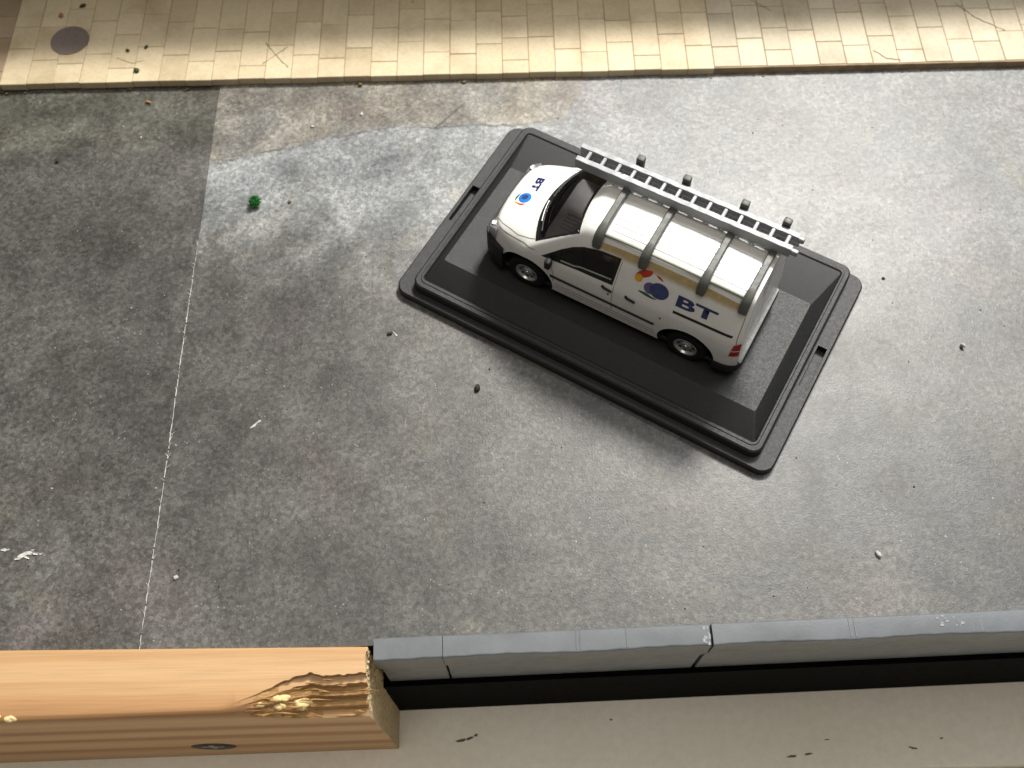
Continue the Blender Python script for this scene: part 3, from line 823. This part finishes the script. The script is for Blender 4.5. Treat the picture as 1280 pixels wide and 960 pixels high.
def text_patch(name, txt, fmap, fn, mat, parent, off=0.035, bold=0.02):
    cu = bpy.data.curves.new('t', 'FONT'); cu.body = txt; cu.offset = bold; cu.resolution_u = 4
    o = bpy.data.objects.new('t', cu); C.objects.link(o); bpy.context.view_layer.update()
    me = bpy.data.meshes.new_from_object(o.evaluated_get(bpy.context.evaluated_depsgraph_get()))
    bpy.data.objects.remove(o)
    bm = bmesh.new(); bm.from_mesh(me)
    bmesh.ops.triangulate(bm, faces=bm.faces)
    bmesh.ops.subdivide_edges(bm, edges=[e for e in bm.edges if e.calc_length() > 0.15], cuts=1)
    xs = [v.co.x for v in bm.verts]; ys = [v.co.y for v in bm.verts]
    x0, x1, y0, y1 = min(xs), max(xs), min(ys), max(ys)
    for v in bm.verts:
        a, b = fmap((v.co.x - x0) / (x1 - x0), (v.co.y - y0) / (y1 - y0))
        v.co = Vector(fn(a, b, off)) * S
    bmesh.ops.triangulate(bm, faces=bm.faces)
    bm.to_mesh(me); bm.free(); me.materials.clear()
    return link(name, me, mat, parent)

sideN = lambda u, z, off: on_side(u, z, off, 1)
sideF = lambda u, z, off: on_side(u, z, off, -1)
for fn in (sideN, sideF):
    wf = ring_patch('window_frame', FR, GL, fn, 'black_trim', van, 0.06)
    lo = []; hi = []
    for u in np.linspace(-0.5, 10.2, 14):
        lo.append((u, float(np.interp(u, [-0.45, 2.5, 5.93, 10.16], [14.72, 14.5, 14.35, 13.75])))); hi.append((u, float(np.interp(u, [-0.6, 2.8, 6.18, 8.2, 10.26], [18.95, 18.75, 18.0, 17.0, 15.45]))))
    grid_patch('window_pane', lo, hi, fn, 'glass', wf, -0.15)
    line_strip('window_divider', [(5.95, 14.3), (6.3, 18.0)], 0.3, fn, 'black_trim', wf, -0.1, 0.15)
    line_strip('window_glint', [(10.0, 13.62), (7.2, 13.75), (6.0, 14.12), (2.5, 14.32), (-0.35, 14.5)], 0.30, fn, 'rail_pale', wf, 0.07, 0.05)  # pale strip paints the light reflected along the lower window frame
    # mouldings, rails, handles, seams
    line_strip('side_moulding', [(11.8, 7.95), (-10.2, 7.8)], 0.72, fn, 'black_trim', van, 0.04, 0.14)
    line_strip('sliding_door_rail', [(-13.0, 13.75), (-24.6, 13.95)], 0.6, fn, 'black_trim', van, 0.02, 0.06)
    line_strip('sill_groove', [(10.9, 5.5), (-10.6, 5.4)], 0.16, fn, 'seam', van, 0.02)
    line_strip('sill_groove', [(10.9, 4.5), (-10.6, 4.4)], 0.16, fn, 'seam', van, 0.02)
    for u0 in (1.1, -3.7):
        line_strip('door_handle', [(u0, 12.35), (u0 - .5, 12.0), (u0 - 1.6, 11.85), (u0 - 2.1, 11.75)], 0.42, fn, 'black_trim', van, 0.05, 0.28)
    for u0, z0 in ((-0.35, 10.6), (-11.1, 10.6)):
        blob_patch('key_lock', [(u0 - .22, z0), (u0, z0 + .25), (u0 + .22, z0), (u0, z0 - .25)], fn, 'black_trim', van, 0.06)
    line_strip('door_seam', [(-1.4, 19.0), (-1.15, 13.2), (-1.2, 8.6), (-1.4, 5.9)], 0.11, fn, 'seam', van, 0.02)
    line_strip('door_seam', [(12.0, 12.0), (11.2, 9.0), (11.2, 6.0)], 0.11, fn, 'seam', van, 0.02)
    line_strip('door_seam', [(-25.2, 20.0), (-25.5, 13.4), (-25.7, 12.2)], 0.14, fn, 'seam', van, 0.02)
    line_strip('fender_seam', [(24.6, 11.6), (20.5, 12.4), (15.4, 13.35)], 0.14, fn, 'seam', van, 0.02)
    # rear lamp
    tl = grid_patch('tail_lamp', [(-25.1, 8.4), (-25.9, 8.5), (-26.7, 8.6)], [(-25.35, 12.0), (-25.95, 12.3), (-26.5, 12.5)], fn, 'red_lamp', van, 0.10)
    line_strip('lamp_divider', [(-25.25, 10.2), (-26.6, 10.4)], 0.25, fn, 'white_paint', tl, 0.14)
    # A pillar / mirror
    sg = 1 if fn is sideN else -1
    p = fn(11.9, 12.9, 0)
    mr = MB().box(p[0] - .6, p[0] + .7, min(p[1] + sg * .3, p[1] + sg * 1.9), max(p[1] + sg * .3, p[1] + sg * 1.9), 11.6, 14.0, .45).build('mirror', 'black_trim', van, angle=40)
    MB().box(p[0] - .3, p[0] + .3, min(p[1] - sg * .3, p[1] + sg * .5), max(p[1] - sg * .3, p[1] + sg * .5), 12.2, 12.8, .1).build('mirror_arm', 'black_trim', mr)

# ---- windscreen: pane, black surround, wipers
mb = MB(); NB = 15
lo_ = [(wsu(v, 15.2 - 0.012 * abs(v)), v, 15.2 - .012 * abs(v)) for v in np.linspace(-9.1, 9.1, NB)]
hi_ = [(wsu(v, 20.8 - .006 * v * v), v, 20.8 - .006 * v * v) for v in np.linspace(-7.75, 7.75, NB)]
for a, b in zip(lo_, hi_):
    for q in np.linspace(0, 1, 4): mb.v.append(tuple(np.array(a) * (1 - q) + np.array(b) * q + np.array([-.05, 0, -.06])))
for i in range(NB - 1):
    for j in range(3): a = i * 4 + j; mb.f.append([a, a + 1, a + 5, a + 4])
wsc = mb.build('windscreen', 'glass', van, smooth=True)
# black surround follows the screen edge
inn = [(p[0], p[1]) for p in WSO]
out_l = [(wsu(v, 14.55) + .25, v) for v in np.linspace(-9.65, 9.65, 15)] + [(wsu(v, 21.15 - .006 * v * v), v) for v in np.linspace(8.0, -8.0, 13)]
ring_patch('windscreen_surround', out_l, inn, on_top, 'black_trim', wsc, 0.04)
for (v0, v1) in ((1.0, 8.2), (-7.4, 0.2)):
    pts = [(wsu(v, 15.0) - .15 - 0.25 * abs((v - v0) / (v1 - v0)), v) for v in np.linspace(v0, v1, 8)]
    w_ = MB().tube([(a, b, 15.55 + .25 * (15.15 - (14.5 + (18.25 - a - .027 * b * b) * .72)) + i * .1) for i, (a, b) in enumerate(pts)], 0.17, 6).build('wiper', 'black_trim', wsc)
    MB().tube([(a + .35, b * .98, 15.5 + i * .07) for i, (a, b) in enumerate(pts[:6])], 0.13, 6).build('wiper_arm', 'silver' if v0 > 0 else 'black_trim', w_)
# interior
dash = MB().box(10.6, 15.6, -8.3, 8.3, 11.5, 13.9, .6).build('dashboard', 'cabin_grey', van, angle=40)
for i in range(5): MB().box(11.0, 13.7, 0.6 + i * .85, 1.0 + i * .85, 13.7, 14.2, .1).build('vent_rib', 'cabin_grey', dash)
for v0 in (-4.6, 4.6):
    st = MB().box(1.2, 3.4, v0 - 2.6, v0 + 2.6, 11.0, 18.2, .8).build('seat', 'cabin_grey', van, angle=40)
    MB().box(1.4, 6.8, v0 - 2.6, v0 + 2.6, 11.0, 13.0, .6).build('cushion', 'cabin_grey', st, angle=40)
mb = MB(); rr = []
for i in range(28):
    t = 2 * math.pi * i / 28
    rr.append((10.2 - 1.2 * math.sin(t) * .6, -4.6 + 2.3 * math.cos(t), 15.2 + 2.0 * math.sin(t)))
mb.tube(rr + [rr[0]], .28, 6); mb.tube([(10.2, -6.7, 15.2), (10.6, -4.6, 14.9), (10.2, -2.5, 15.2)], .25, 6)
mb.build('steering_wheel', 'cabin_grey', van, smooth=True)

# ---- bonnet seam, lamps, bumpers, grille
for sg in (1, -1):
    line_strip('bonnet_seam', [(16.2, sg * 9.2), (20, sg * 9.15), (24.2, sg * 7.7), (25.9, sg * 6.6)], 0.16, on_top, 'seam', van, 0.02)
    poly = [(25.1, sg * 6.5), (26.9, sg * 6.3), (27.15, sg * 7.4), (26.75, sg * 8.5), (25.9, sg * 9.0), (24.9, sg * 9.3), (24.7, sg * 8.4)]
    rg_ = lambda sc, z, dz: [(25.9 + (a_ - 25.9) * sc, sg * 7.9 + (b_ - sg * 7.9) * sc, z - dz * (a_ - 25.9)) for a_, b_ in poly]
    hl = MB().rings([rg_(.94, 8.0, 0), rg_(1.0, 8.6, 0), rg_(1.0, 10.5, .42), rg_(.8, 10.9, .42)]).build('headlight', 'clear_lamp', van, angle=30)
    MB().lathe([(.01, 0), (.62, 0), (.55, .12), (.01, .12)], 20, 'z', (26.0, sg * 7.6, 10.95), False).build('reflector', 'clear_lamp', hl)
def bumper(name, front, z0, z1, ext, ucut, mat):
    pts = []
    U = np.linspace(ucut, 27.2 if front else -27.0, 10)
    for u in U: pts.append((u, float(Sf(u, 6.0)) + 0.12))
    e = 28.1 if front else -27.75
    w = pts[-1][1]
    line = pts + [(e - (0.5 if front else -0.35), w - .5), (e, w - 1.6)] + [(e, 0)]
    full = line + [(a, -b) for a, b in line[::-1][1:]]
    rings = []
    for zz, sh in ((z0, -.35), (z0 + .4, 0), (z1 - .3, 0.02), (z1, -.15)):
        rings.append([(a + (sh if front else -sh) * (abs(a) > 26), b + (sh if b > 0 else -sh) * .6 * (abs(b) > 1), zz) for a, b in full])
    mb = MB(); n = len(full)
    for r_ in rings: mb.v += r_
    for i in range(3):
        for j in range(n - 1): mb.f.append([i * n + j, i * n + j + 1, (i + 1) * n + j + 1, (i + 1) * n + j])
    mb.f += [list(range(n)), list(range(3 * n, 4 * n))]
    mb.f += [[i * n, (i + 1) * n, (i + 1) * n + n - 1, i * n + n - 1] for i in range(3)]
    return mb.build(name, mat, van, angle=40)
fb = bumper('front_bumper', True, 1.9, 8.0, 0, 22.6, 'black_trim')
rb = bumper('rear_bumper', False, 2.0, 4.6, 0, -22.7, 'black_trim')
MB().box(-27.6, -26.6, -9.3, 9.3, 4.55, 4.85, .1).build('step_plate', plastic('step_grey', (0.20, 0.20, 0.19, 1), .5), rb)
# grille
gr_ = grid_patch('grille', [(v, 8.15) for v in np.linspace(-5.0, 5.0, 9)], [(v, 9.9) for v in np.linspace(-5.0, 5.0, 9)], lambda v, z, off: on_front(v, z, off), 'black_trim', van, 0.08)

# ---- wheels
def wheel(u, sg):
    w = bpy.data.objects.new('wheel', None); C.objects.link(w); w.parent = van
    w.empty_display_size = .003
    w.location = Vector((u, sg * 10.75, 4.1)) * S
    if sg < 0: w.rotation_euler = (0, 0, math.pi)
    MB().lathe([(2.3, -3.4), (3.7, -3.5), (4.1, -3.1), (4.1, -.35), (3.95, 0.0), (3.6, .18), (2.42, .12), (2.2, -.3)], 48, 'y', close=False).build('tyre', 'rubber', w, smooth=True)
    rim = MB().lathe([(2.45, .05), (2.36, .16), (2.15, .14), (1.98, -.28), (1.1, -.42), (.9, -.12), (.5, -.05), (.45, .08), (.01, .08)], 40, 'y', close=False).build('rim', 'silver', w, angle=35)
    for i in range(8):
        t = 2 * math.pi * i / 8
        c_ = MB().lathe([(.01, 0), (.30, 0), (.30, .03), (.01, .03)], 12, 'y', (1.53 * math.cos(t), -.34, 1.53 * math.sin(t)), False).build('vent_hole', 'black_trim', rim)
    return w
for u in (17.2, -17.0):
    for sg in (1, -1): wheel(u, sg)

# ---- roof ribs
for v0 in np.linspace(-5.4, 5.4, 9):
    line_strip('roof_rib', [(2.6, v0), (-24.0, v0)], 0.42, on_top, 'white_paint', van, 0.0, 0.09)

# ---- lettering and globe emblem
text_patch('lettering', 'BT', lambda a, b: (-13.0 - 7.8 * a, 15.15 + 2.4 * b), sideN, 'ink_blue', body, 0.04, 0.035)
def globe(fn, c, s, flip, mats, off=0.035):
    """fn(a,b): a to the right of the reader, b up; unit is the globe radius"""
    F = lambda pts: [(c[0] + flip * p[0] * s[0], c[1] + p[1] * s[1]) for p in pts]
    circ = lambda x, y_, rx, ry: [(x + rx * math.cos(t), y_ + ry * math.sin(t)) for t in np.linspace(0, 2 * math.pi, 14, endpoint=False)]
    g = blob_patch('globe_emblem', F(circ(0, 0, 1, 1)), fn, mats[0], body, off)
    blob_patch('emblem_lobe', F(circ(-.95, -.12, .66, .72)), fn, mats[1], g, off - .012)
    blob_patch('emblem_swoosh', F([(-2.05, -1.0), (-1.3, -1.22), (-.5, -1.28), (.0, -1.12), (-.6, -1.02), (-1.3, -.86)]), fn, mats[2], g, off + .006)
    blob_patch('emblem_swoosh', F([(-2.75, .7), (-2.3, 1.55), (-1.4, 1.95), (-1.15, 1.75), (-1.35, 1.25), (-2.0, .75)]), fn, mats[3], g, off)
    blob_patch('emblem_dot', F(circ(-2.35, .55, .42, .5)), fn, mats[4], g, off + .006)
    blob_patch('emblem_swoosh', F([(-.75, 1.72), (-.3, 1.68), (.1, 1.36), (-.35, 1.42)]), fn, mats[3], g, off)
globe(sideN, (-9.45, 16.45), (1.85, 1.65), -1, ('ink_globe', 'ink_purple', 'ink_green', 'ink_red', 'ink_yellow'))
# bonnet: reads from the front, top towards the windscreen
bon = lambda r, t, off: on_top(t, r, off)
text_patch('lettering', 'BT', lambda a, b: (-4.5 + 3.5 * a, 23.1 - 1.6 * b), bon, 'ink_blue', body, 0.04, 0.05)
g = blob_patch('globe_emblem', [(1.15 + 1.25 * math.cos(t), 22.9 + 1.25 * math.sin(t)) for t in np.linspace(0, 6.283, 14, endpoint=False)], bon, 'ink_sky', body, .04)
blob_patch('emblem_lobe', [(1.0 + .62 * math.cos(t), 23.0 + .62 * math.sin(t)) for t in np.linspace(0, 6.283, 12, endpoint=False)], bon, 'ink_globe', g, .046)
blob_patch('emblem_swoosh', [(0.3, 24.3), (1.3, 24.75), (2.3, 24.5), (1.4, 24.35)], bon, 'ink_green', g, .04)
blob_patch('emblem_swoosh', [(2.5, 22.2), (3.0, 22.6), (3.0, 23.4), (2.7, 23.9), (2.7, 23.0)], bon, 'ink_red', g, .04)
blob_patch('emblem_swoosh', [(2.6, 23.6), (2.9, 23.8), (2.7, 24.3), (2.4, 24.5)], bon, 'ink_yellow', g, .04)
# rear door mark
rear = lambda v, z, off: on_front(v, z, off, -1)
blob_patch('emblem_swoosh', [(2.2, 17.2), (1.5, 18.6), (.8, 19.2), (1.1, 18.2), (1.6, 17.2)], rear, 'ink_red', body, .05)
line_strip('door_seam', [(0, 20.8), (0, 6.0)], 0.16, rear, 'seam', van, .02)
line_strip('door_seam', [(6.9, 20.3), (8.4, 17.0), (9.3, 12.8), (9.3, 6)], 0.14, rear, 'seam', van, .02)

# ---- gold translucent band under the rack rails, fading out downwards
k = N('gold_tint'); v = k.coord(); n1 = k.noise(v, 0.5, 5, .65)
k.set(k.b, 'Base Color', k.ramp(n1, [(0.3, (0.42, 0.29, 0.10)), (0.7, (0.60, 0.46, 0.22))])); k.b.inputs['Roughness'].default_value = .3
k.set(k.b, 'Alpha', k.ramp(n1, [(0.30, G(0.35)), (0.6, G(0.8))])); M['gold'] = k.m
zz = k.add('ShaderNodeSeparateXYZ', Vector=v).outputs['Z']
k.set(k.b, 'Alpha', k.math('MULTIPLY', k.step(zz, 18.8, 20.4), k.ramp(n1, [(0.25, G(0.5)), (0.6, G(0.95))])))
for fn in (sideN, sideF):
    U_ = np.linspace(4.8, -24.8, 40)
    grid_patch('gold_band', [(u, 18.8) for u in U_], [(u, 21.0 - 0.004 * (u + 10) ** 2 * .5) for u in U_], fn, 'gold', body, .03, 9)
# ---- roof rack
rack = bpy.data.objects.new('roof_rack', None); C.objects.link(rack); rack.parent = van; rack.empty_display_size = .003
for u in (4.0, -5.2, -16.45, -24.45):
    zt = Tf(u, 0)
    mb = MB()
    sec = lambda v, z, w, h: [(u - w / 2, v, z), (u + w / 2, v, z), (u + w / 2 * .9, v, z + h), (u - w / 2 * .9, v, z + h)]
    path = [(8.35, 19.9, 1.5), (8.3, 20.9, 1.7), (7.7, 21.9, 1.75), (6.8, 22.55, 1.6), (5.5, 22.65, 1.35), (0, 22.85, 1.3), (-5.5, 22.65, 1.35), (-7.2, 22.5, 1.5)]
    rings = []
    for i, (v, z, w) in enumerate(path):
        q0, q1 = path[max(0, i - 1)], path[min(len(path) - 1, i + 1)]
        d = Vector((0, q1[0] - q0[0], q1[1] - q0[1])).normalized(); nrm = Vector((0, d.z, -d.y)) if d.y < 0 else Vector((0, -d.z, d.y))
        nrm = Vector((0, -d.z, d.y)) * (-1 if d.y < 0 else 1)
        h = .95 if i > 2 else 0.85
        c_ = Vector((u, v, z)); a = Vector((1, 0, 0))
        rings.append([tuple(c_ - a * w / 2 - nrm * .0), tuple(c_ + a * w / 2), tuple(c_ + a * w / 2 + nrm * h * .8), tuple(c_ + a * w / 2 * .7 + nrm * h), tuple(c_ - a * w / 2 * .7 + nrm * h), tuple(c_ - a * w / 2 + nrm * h * .8)])
    mb.rings(rings)
    bar = mb.build('crossbar', 'rack_grey', rack, angle=35)
    # upright stop at the far end that holds the ladder
    MB().box(u - .75, u + .75, -8.7, -7.4, 21.6, 26.7, .25).build('ladder_stop', 'rack_grey', rack, angle=40)
for sg in (1, -1):
    pts = [(u, sg * 6.95, Tf(u, 6.9) + .12) for u in np.linspace(5.0, -25.2, 20)]
    MB().tube(pts, [.2] + [.32] * 18 + [.2], 8).build('side_rail', 'rail_pale', rack, smooth=True)

# ================================================================== LADDER
lad = empty('ladder', (0, 0, 0), 0, 'grey two-section ladder lying along the van roof rack', 'ladder')
lad.location = van.matrix_world @ Vector((0, 0, 0)) if False else Vector((23.653, 108.923, 30.6)) * S
lad.rotation_euler = van.rotation_euler
vc, hw = -4.95, 1.5
skew = 0.012
def lp(u, v, z): return (u, v + skew * (u + 6) , z)
def lrail(v0, w, z0, z1, u0, u1, name='rail'):
    n = 40; rings = []
    for i in range(n + 1):
        u = u0 + (u1 - u0) * i / n; j = .05 * math.sin(u * 1.7 + v0)
        rings.append([lp(u, v0 - w / 2, z0), lp(u, v0 + w / 2, z0), lp(u, v0 + w / 2, z1 - .12 + j), lp(u, v0 + w / 2 - .1, z1 + j), lp(u, v0 - w / 2 + .1, z1 + j), lp(u, v0 - w / 2, z1 - .12 + j)])
    return MB().rings(rings).build(name, 'ladder_grey', lad, angle=35)
lrail(vc + hw, 1.15, 0.0, 2.1, 14.6, -27.2); lrail(vc - hw, 1.15, 0.0, 2.1, 15.0, -27.4)
lrail(vc + hw - .62, .35, -.05, .9, 13.6, -27.9, 'inner_rail'); lrail(vc - hw + .62, .35, -.05, .9, 13.6, -27.9, 'inner_rail')
u = 12.9
while u > -26.6:
    a = lp(u, vc, 0)
    MB().box(a[0] - .36, a[0] + .36, a[1] - hw - .1, a[1] + hw + .1, 1.25, 1.95, .14).build('rung', 'ladder_grey', lad)
    MB().box(a[0] - 1.0, a[0] - .5, a[1] - hw + .3, a[1] + hw - .3, .05, .6, .1).build('lower_rung', 'ladder_grey', lad)
    u -= 2.98
for v_ in (vc + hw, vc - hw): 
    a = lp(-27.4, v_, 0); MB().box(a[0] - 1.1, a[0] + .4, a[1] - .45, a[1] + .45, .5, 1.7, .2).build('end_foot', 'ladder_grey', lad, angle=40)

# ================================================================== LOOSE BITS ON THE LAYOUT
M['crumb_dark'] = plastic('crumb_dark', (0.03, 0.027, 0.022, 1), .8, .4, .4)
M['crumb_white'] = plastic('crumb_white', (0.50, 0.49, 0.46, 1), .8, .2, .3)
M['crumb_brown'] = plastic('crumb_brown', (0.16, 0.12, 0.055, 1), .8, .4, .4)
M['flock_green'] = plastic('flock_green', (0.022, 0.20, 0.028, 1), .8, .5, .6, 2.0)
M['leaf_green'] = plastic('leaf_green', (0.045, 0.06, 0.015, 1), .8, .5, .6, 2.0)
M['crumb_orange'] = plastic('crumb_orange', (0.38, 0.17, 0.08, 1), .8, .3, .4)
# green flock tuft: many little fibres over a core
tuft = empty('flock_tuft', (-54.9, 134.6, 0), 0, 'bright green scatter tuft on the grey road near the seam', 'scatter tuft')
lump('clump', 0, 0, 1.05, 1.05, 1.05, .95, 'flock_green', tuft, 3, .5)
mb = MB()
for _ in range(160):
    a, b = random.uniform(0, 6.28), random.uniform(-.2, 1.4); d = Vector((math.cos(a) * math.cos(b), math.sin(a) * math.cos(b), math.sin(b)))
    p = Vector((0, 0, 1.0)) + d * random.uniform(.7, 1.05); q = p + (d + Vector((random.uniform(-.8, .8), random.uniform(-.8, .8), random.uniform(-.5, .8)))) * random.uniform(.2, .55)
    q.z = max(.1, q.z); mb.tube([p, q], [.16, .07], 4)
o = mb.build('fibres', 'flock_green', tuft); o['kind'] = 'stuff'
def bit(x, y_, z_, r, mat, label, cat, name, sq=(1, 1, .7), seed=0, group='loose crumbs on the layout'):
    o = lump(name, 0, 0, r * sq[2] * .8, r * sq[0], r * sq[1], r * sq[2], mat, None, seed, .5, 2)
    o.location = (x * S, y_ * S, z_ * S); o.rotation_euler = (0, 0, seed * 1.3)
    tag(o, label, cat, group); return o
bit(-6.8, 88.7, 0, .62, 'crumb_dark', 'lone black crumb on the road below the middle of the base', 'crumb', 'crumb', (1.1, .9, .8), 1)
bit(-47.5, 135.1, 0, .42, 'crumb_brown', 'small brown crumb right of the green tuft', 'crumb', 'crumb', (1, .9, .7), 2)
bit(-61.7, 51.9, 0, .50, 'crumb_white', 'small white crumb right of the seam near the timber', 'crumb', 'crumb', (1.1, .9, .5), 3)
bit(65.7, 53.3, 0, .62, 'crumb_white', 'pale crumb lying above the edging at lower right', 'crumb', 'crumb', (1.1, .7, .6), 4)
bit(-24.6, 101.6, 0, .55, 'crumb_dark', 'dark crumb by the front corner of the black base', 'crumb', 'crumb', (1.2, .8, .5), 5)
bit(-44.0, 156.0, 0, .4, 'crumb_white', 'white speck on the beige printed strip, nearest the seam', 'crumb', 'crumb', (1, .8, .5), 7)
bit(-33.0, 159.3, 0, .45, 'crumb_white', 'white grit on the beige printed strip, nearest the dark slash', 'crumb', 'crumb', (1.3, .8, .5), 8)
bit(90.3, 95.6, 0, .55, 'crumb_white', 'white chip casting a dark shadow at the right edge', 'paper chip', 'crumb', (1.0, .55, 1.1), 9)
bit(77.6, 112.0, 0, .3, 'crumb_dark', 'tiny black speck on the bright road right of the base', 'crumb', 'crumb', (1, 1, .6), 10)
bit(-100.5, 148.0, 0, .5, 'crumb_dark', 'dark crumb on the left sheet below the kerb', 'crumb', 'crumb', (1.2, .8, .6), 11)
bit(-85.6, 172.2, 2, .75, 'leaf_green', 'olive leaf crumb nearest the kerb edge', 'leaf crumb', 'leaf_crumb', (1.1, .8, .5), 12)
bit(-84.4, 179.6, 2, .6, 'leaf_green', 'olive leaf crumb right of the round cover', 'leaf crumb', 'leaf_crumb', (1.2, .8, .5), 13)
bit(-88.6, 178.6, 2, .55, 'leaf_green', 'olive leaf crumb between the round cover and its neighbour', 'leaf crumb', 'leaf_crumb', (1.2, .8, .5), 14)
bit(-101.6, 193.5, 2, .6, 'leaf_green', 'olive leaf crumb at the top of the pavement above the cover', 'leaf crumb', 'leaf_crumb', (1.2, .8, .5), 15)
bit(-106.4, 190.4, 2, .6, 'crumb_orange', 'orange crumb on the pavement above the round cover', 'crumb', 'crumb', (1.2, .9, .5), 16)
bit(-9.6, 168.3, 0, .55, 'crumb_brown', 'brown chip against the kerb above the van base', 'crumb', 'crumb', (1, .7, .6), 17)
bit(-33.6, 168.2, 0, .55, 'crumb_brown', 'brown chip against the kerb midway between the seam and van base', 'crumb', 'crumb', (1, .7, .6), 18)
bit(-82.5, 164.5, 0, .5, 'crumb_orange', 'pinkish chip just below the kerb on the left sheet', 'crumb', 'crumb', (1.6, .6, .4), 19)
# white paper scraps
def scrap(x, y_, pts, w, label, z=0.0):
    P = [Vector((a, b, 0)) for a, b in pts]; mb = MB()
    for i, p in enumerate(P):
        d = (P[min(i + 1, len(P) - 1)] - P[max(i - 1, 0)]).normalized(); n_ = Vector((-d.y, d.x, 0)) * w * random.uniform(.25, 1.2) / 2
        h = .05 + .10 * random.random()
        for q, zz in ((p - n_, .02), (p - n_ * .6, h), (p + n_ * .6, h * .8), (p + n_, .02)): mb.v.append((q.x, q.y, zz))
        if i:
            b = len(mb.v) - 8; mb.f += [[b + j, b + j + 1, b + j + 5, b + j + 4] for j in range(3)]
    b = len(mb.v) - 4; mb.f += [[0, 1, 2, 3], [b, b + 1, b + 2, b + 3]]
    o = mb.build('paper_scrap', 'crumb_white'); o.location = (x * S, y_ * S, z * S)
    tag(o, label, 'paper scrap', 'white paper scraps on the road'); return o
def ragged(x, y_, parts, label, z):
    mb = MB(); rg = random.Random(x)
    for (cx, cy, L_, W_, a) in parts:
        n = 15; P = []
        for i in range(n):
            t = 2 * math.pi * i / n; r_ = rg.uniform(.45, 1.2)
            px, py = L_ / 2 * math.cos(t) * r_, W_ / 2 * math.sin(t) * r_
            P.append((cx + px * math.cos(a) - py * math.sin(a), cy + px * math.sin(a) + py * math.cos(a), rg.uniform(.08, .3)))
        b = len(mb.v); mb.v += [(cx, cy, .1)] + P + [(q[0], q[1], .01) for q in P]
        for i in range(n):
            j = (i + 1) % n; mb.f += [[b, b + 1 + i, b + 1 + j], [b + 1 + i, b + 1 + n + i, b + 1 + n + j, b + 1 + j]]
    o = mb.build('paper_scrap', 'scrap_white'); o.location = (x * S, y_ * S, z * S)
    tag(o, label, 'paper scrap', 'white paper scraps on the road')
M['scrap_white'] = plastic('scrap_white', (0.62, 0.61, 0.58, 1), .8, .2, .4)
ragged(-89.4, 56.9, [(0, .3, 2.0, .8, .1), (-1.2, -.2, 2.2, .9, .5), (1.4, .2, 2.0, .6, -.1), (2.3, .1, 1.1, .4, .3), (-1.9, -.7, 1.2, .5, .2), (-.2, -.5, 1.0, .4, -.4), (.6, .9, .9, .25, .2)], 'largest torn white paper scrap at the left above the timber', -.3)
ragged(-94.1, 57.9, [(0, 0, 1.5, .6, .1), (.7, .1, .8, .4, .4)], 'short white paper scrap cut by the left edge of the picture', -.3)
scrap(-50.0, 82.2, [(-1, -.9), (-.3, -.4), (.2, .2), (.9, .7)], .5, 'thin curled white paper shaving on the dark middle of the road')
scrap(-23.6, 101.6, [(-.4, .5), (.1, 0), (.5, -.5)], .35, 'tiny white shaving beside the crumb at the base corner')
# dust and grit that nobody could count
def dust(n, rmin, rmax, mat, name, label, seed):
    rg = random.Random(seed); mb = MB()
    for _ in range(n):
        x = rg.uniform(-125, 125); y_ = rg.uniform(42, 168); r = rg.uniform(rmin, rmax) * (0.5 + rg.random() ** 3)
        z = 0.0 if x > -66 else -.3
        dx, dy = x - 25.04, y_ - 111.69; ca_, sa_ = math.cos(R(31.16)), math.sin(R(31.16)); bx, by = dx * ca_ - dy * sa_, dx * sa_ + dy * ca_
        if abs(bx) < 43 and abs(by) < 26.5: continue
        b = len(mb.v); a = rg.uniform(0, 6.28)
        for t in (0, 1.9, 3.1, 4.6): mb.v.append((x + r * math.cos(a + t) * rg.uniform(.6, 1.3), y_ + r * math.sin(a + t) * rg.uniform(.6, 1.3), z + .01))
        mb.v.append((x, y_, z + r * rg.uniform(.5, 1.0)))
        mb.f += [[b, b + 1, b + 4], [b + 1, b + 2, b + 4], [b + 2, b + 3, b + 4], [b + 3, b, b + 4]]
    o = mb.build(name, mat); o['kind'] = 'stuff'; o['label'] = label; o['category'] = 'grit'
dust(420, .07, .20, 'crumb_white', 'pale_dust', 'fine pale dust specks scattered over the road', 1)
dust(360, .08, .24, 'crumb_dark', 'dark_grit', 'fine dark grit specks scattered over the road', 2)
# shavings and grit caught under the kerb
mb = MB(); rg = random.Random(5)
for _ in range(160):
    x = rg.uniform(-125, 125); y_ = 168.9 - abs(rg.gauss(0, .5)); r = rg.uniform(.08, .3)
    mb.box(x - r, x + r, y_ - r * .6, y_ + r * .6, 0, r * .8, r * .25)
o = mb.build('kerb_grit', 'crumb_brown'); o['kind'] = 'stuff'; o['label'] = 'brown grit caught along the foot of the kerb'; o['category'] = 'grit'
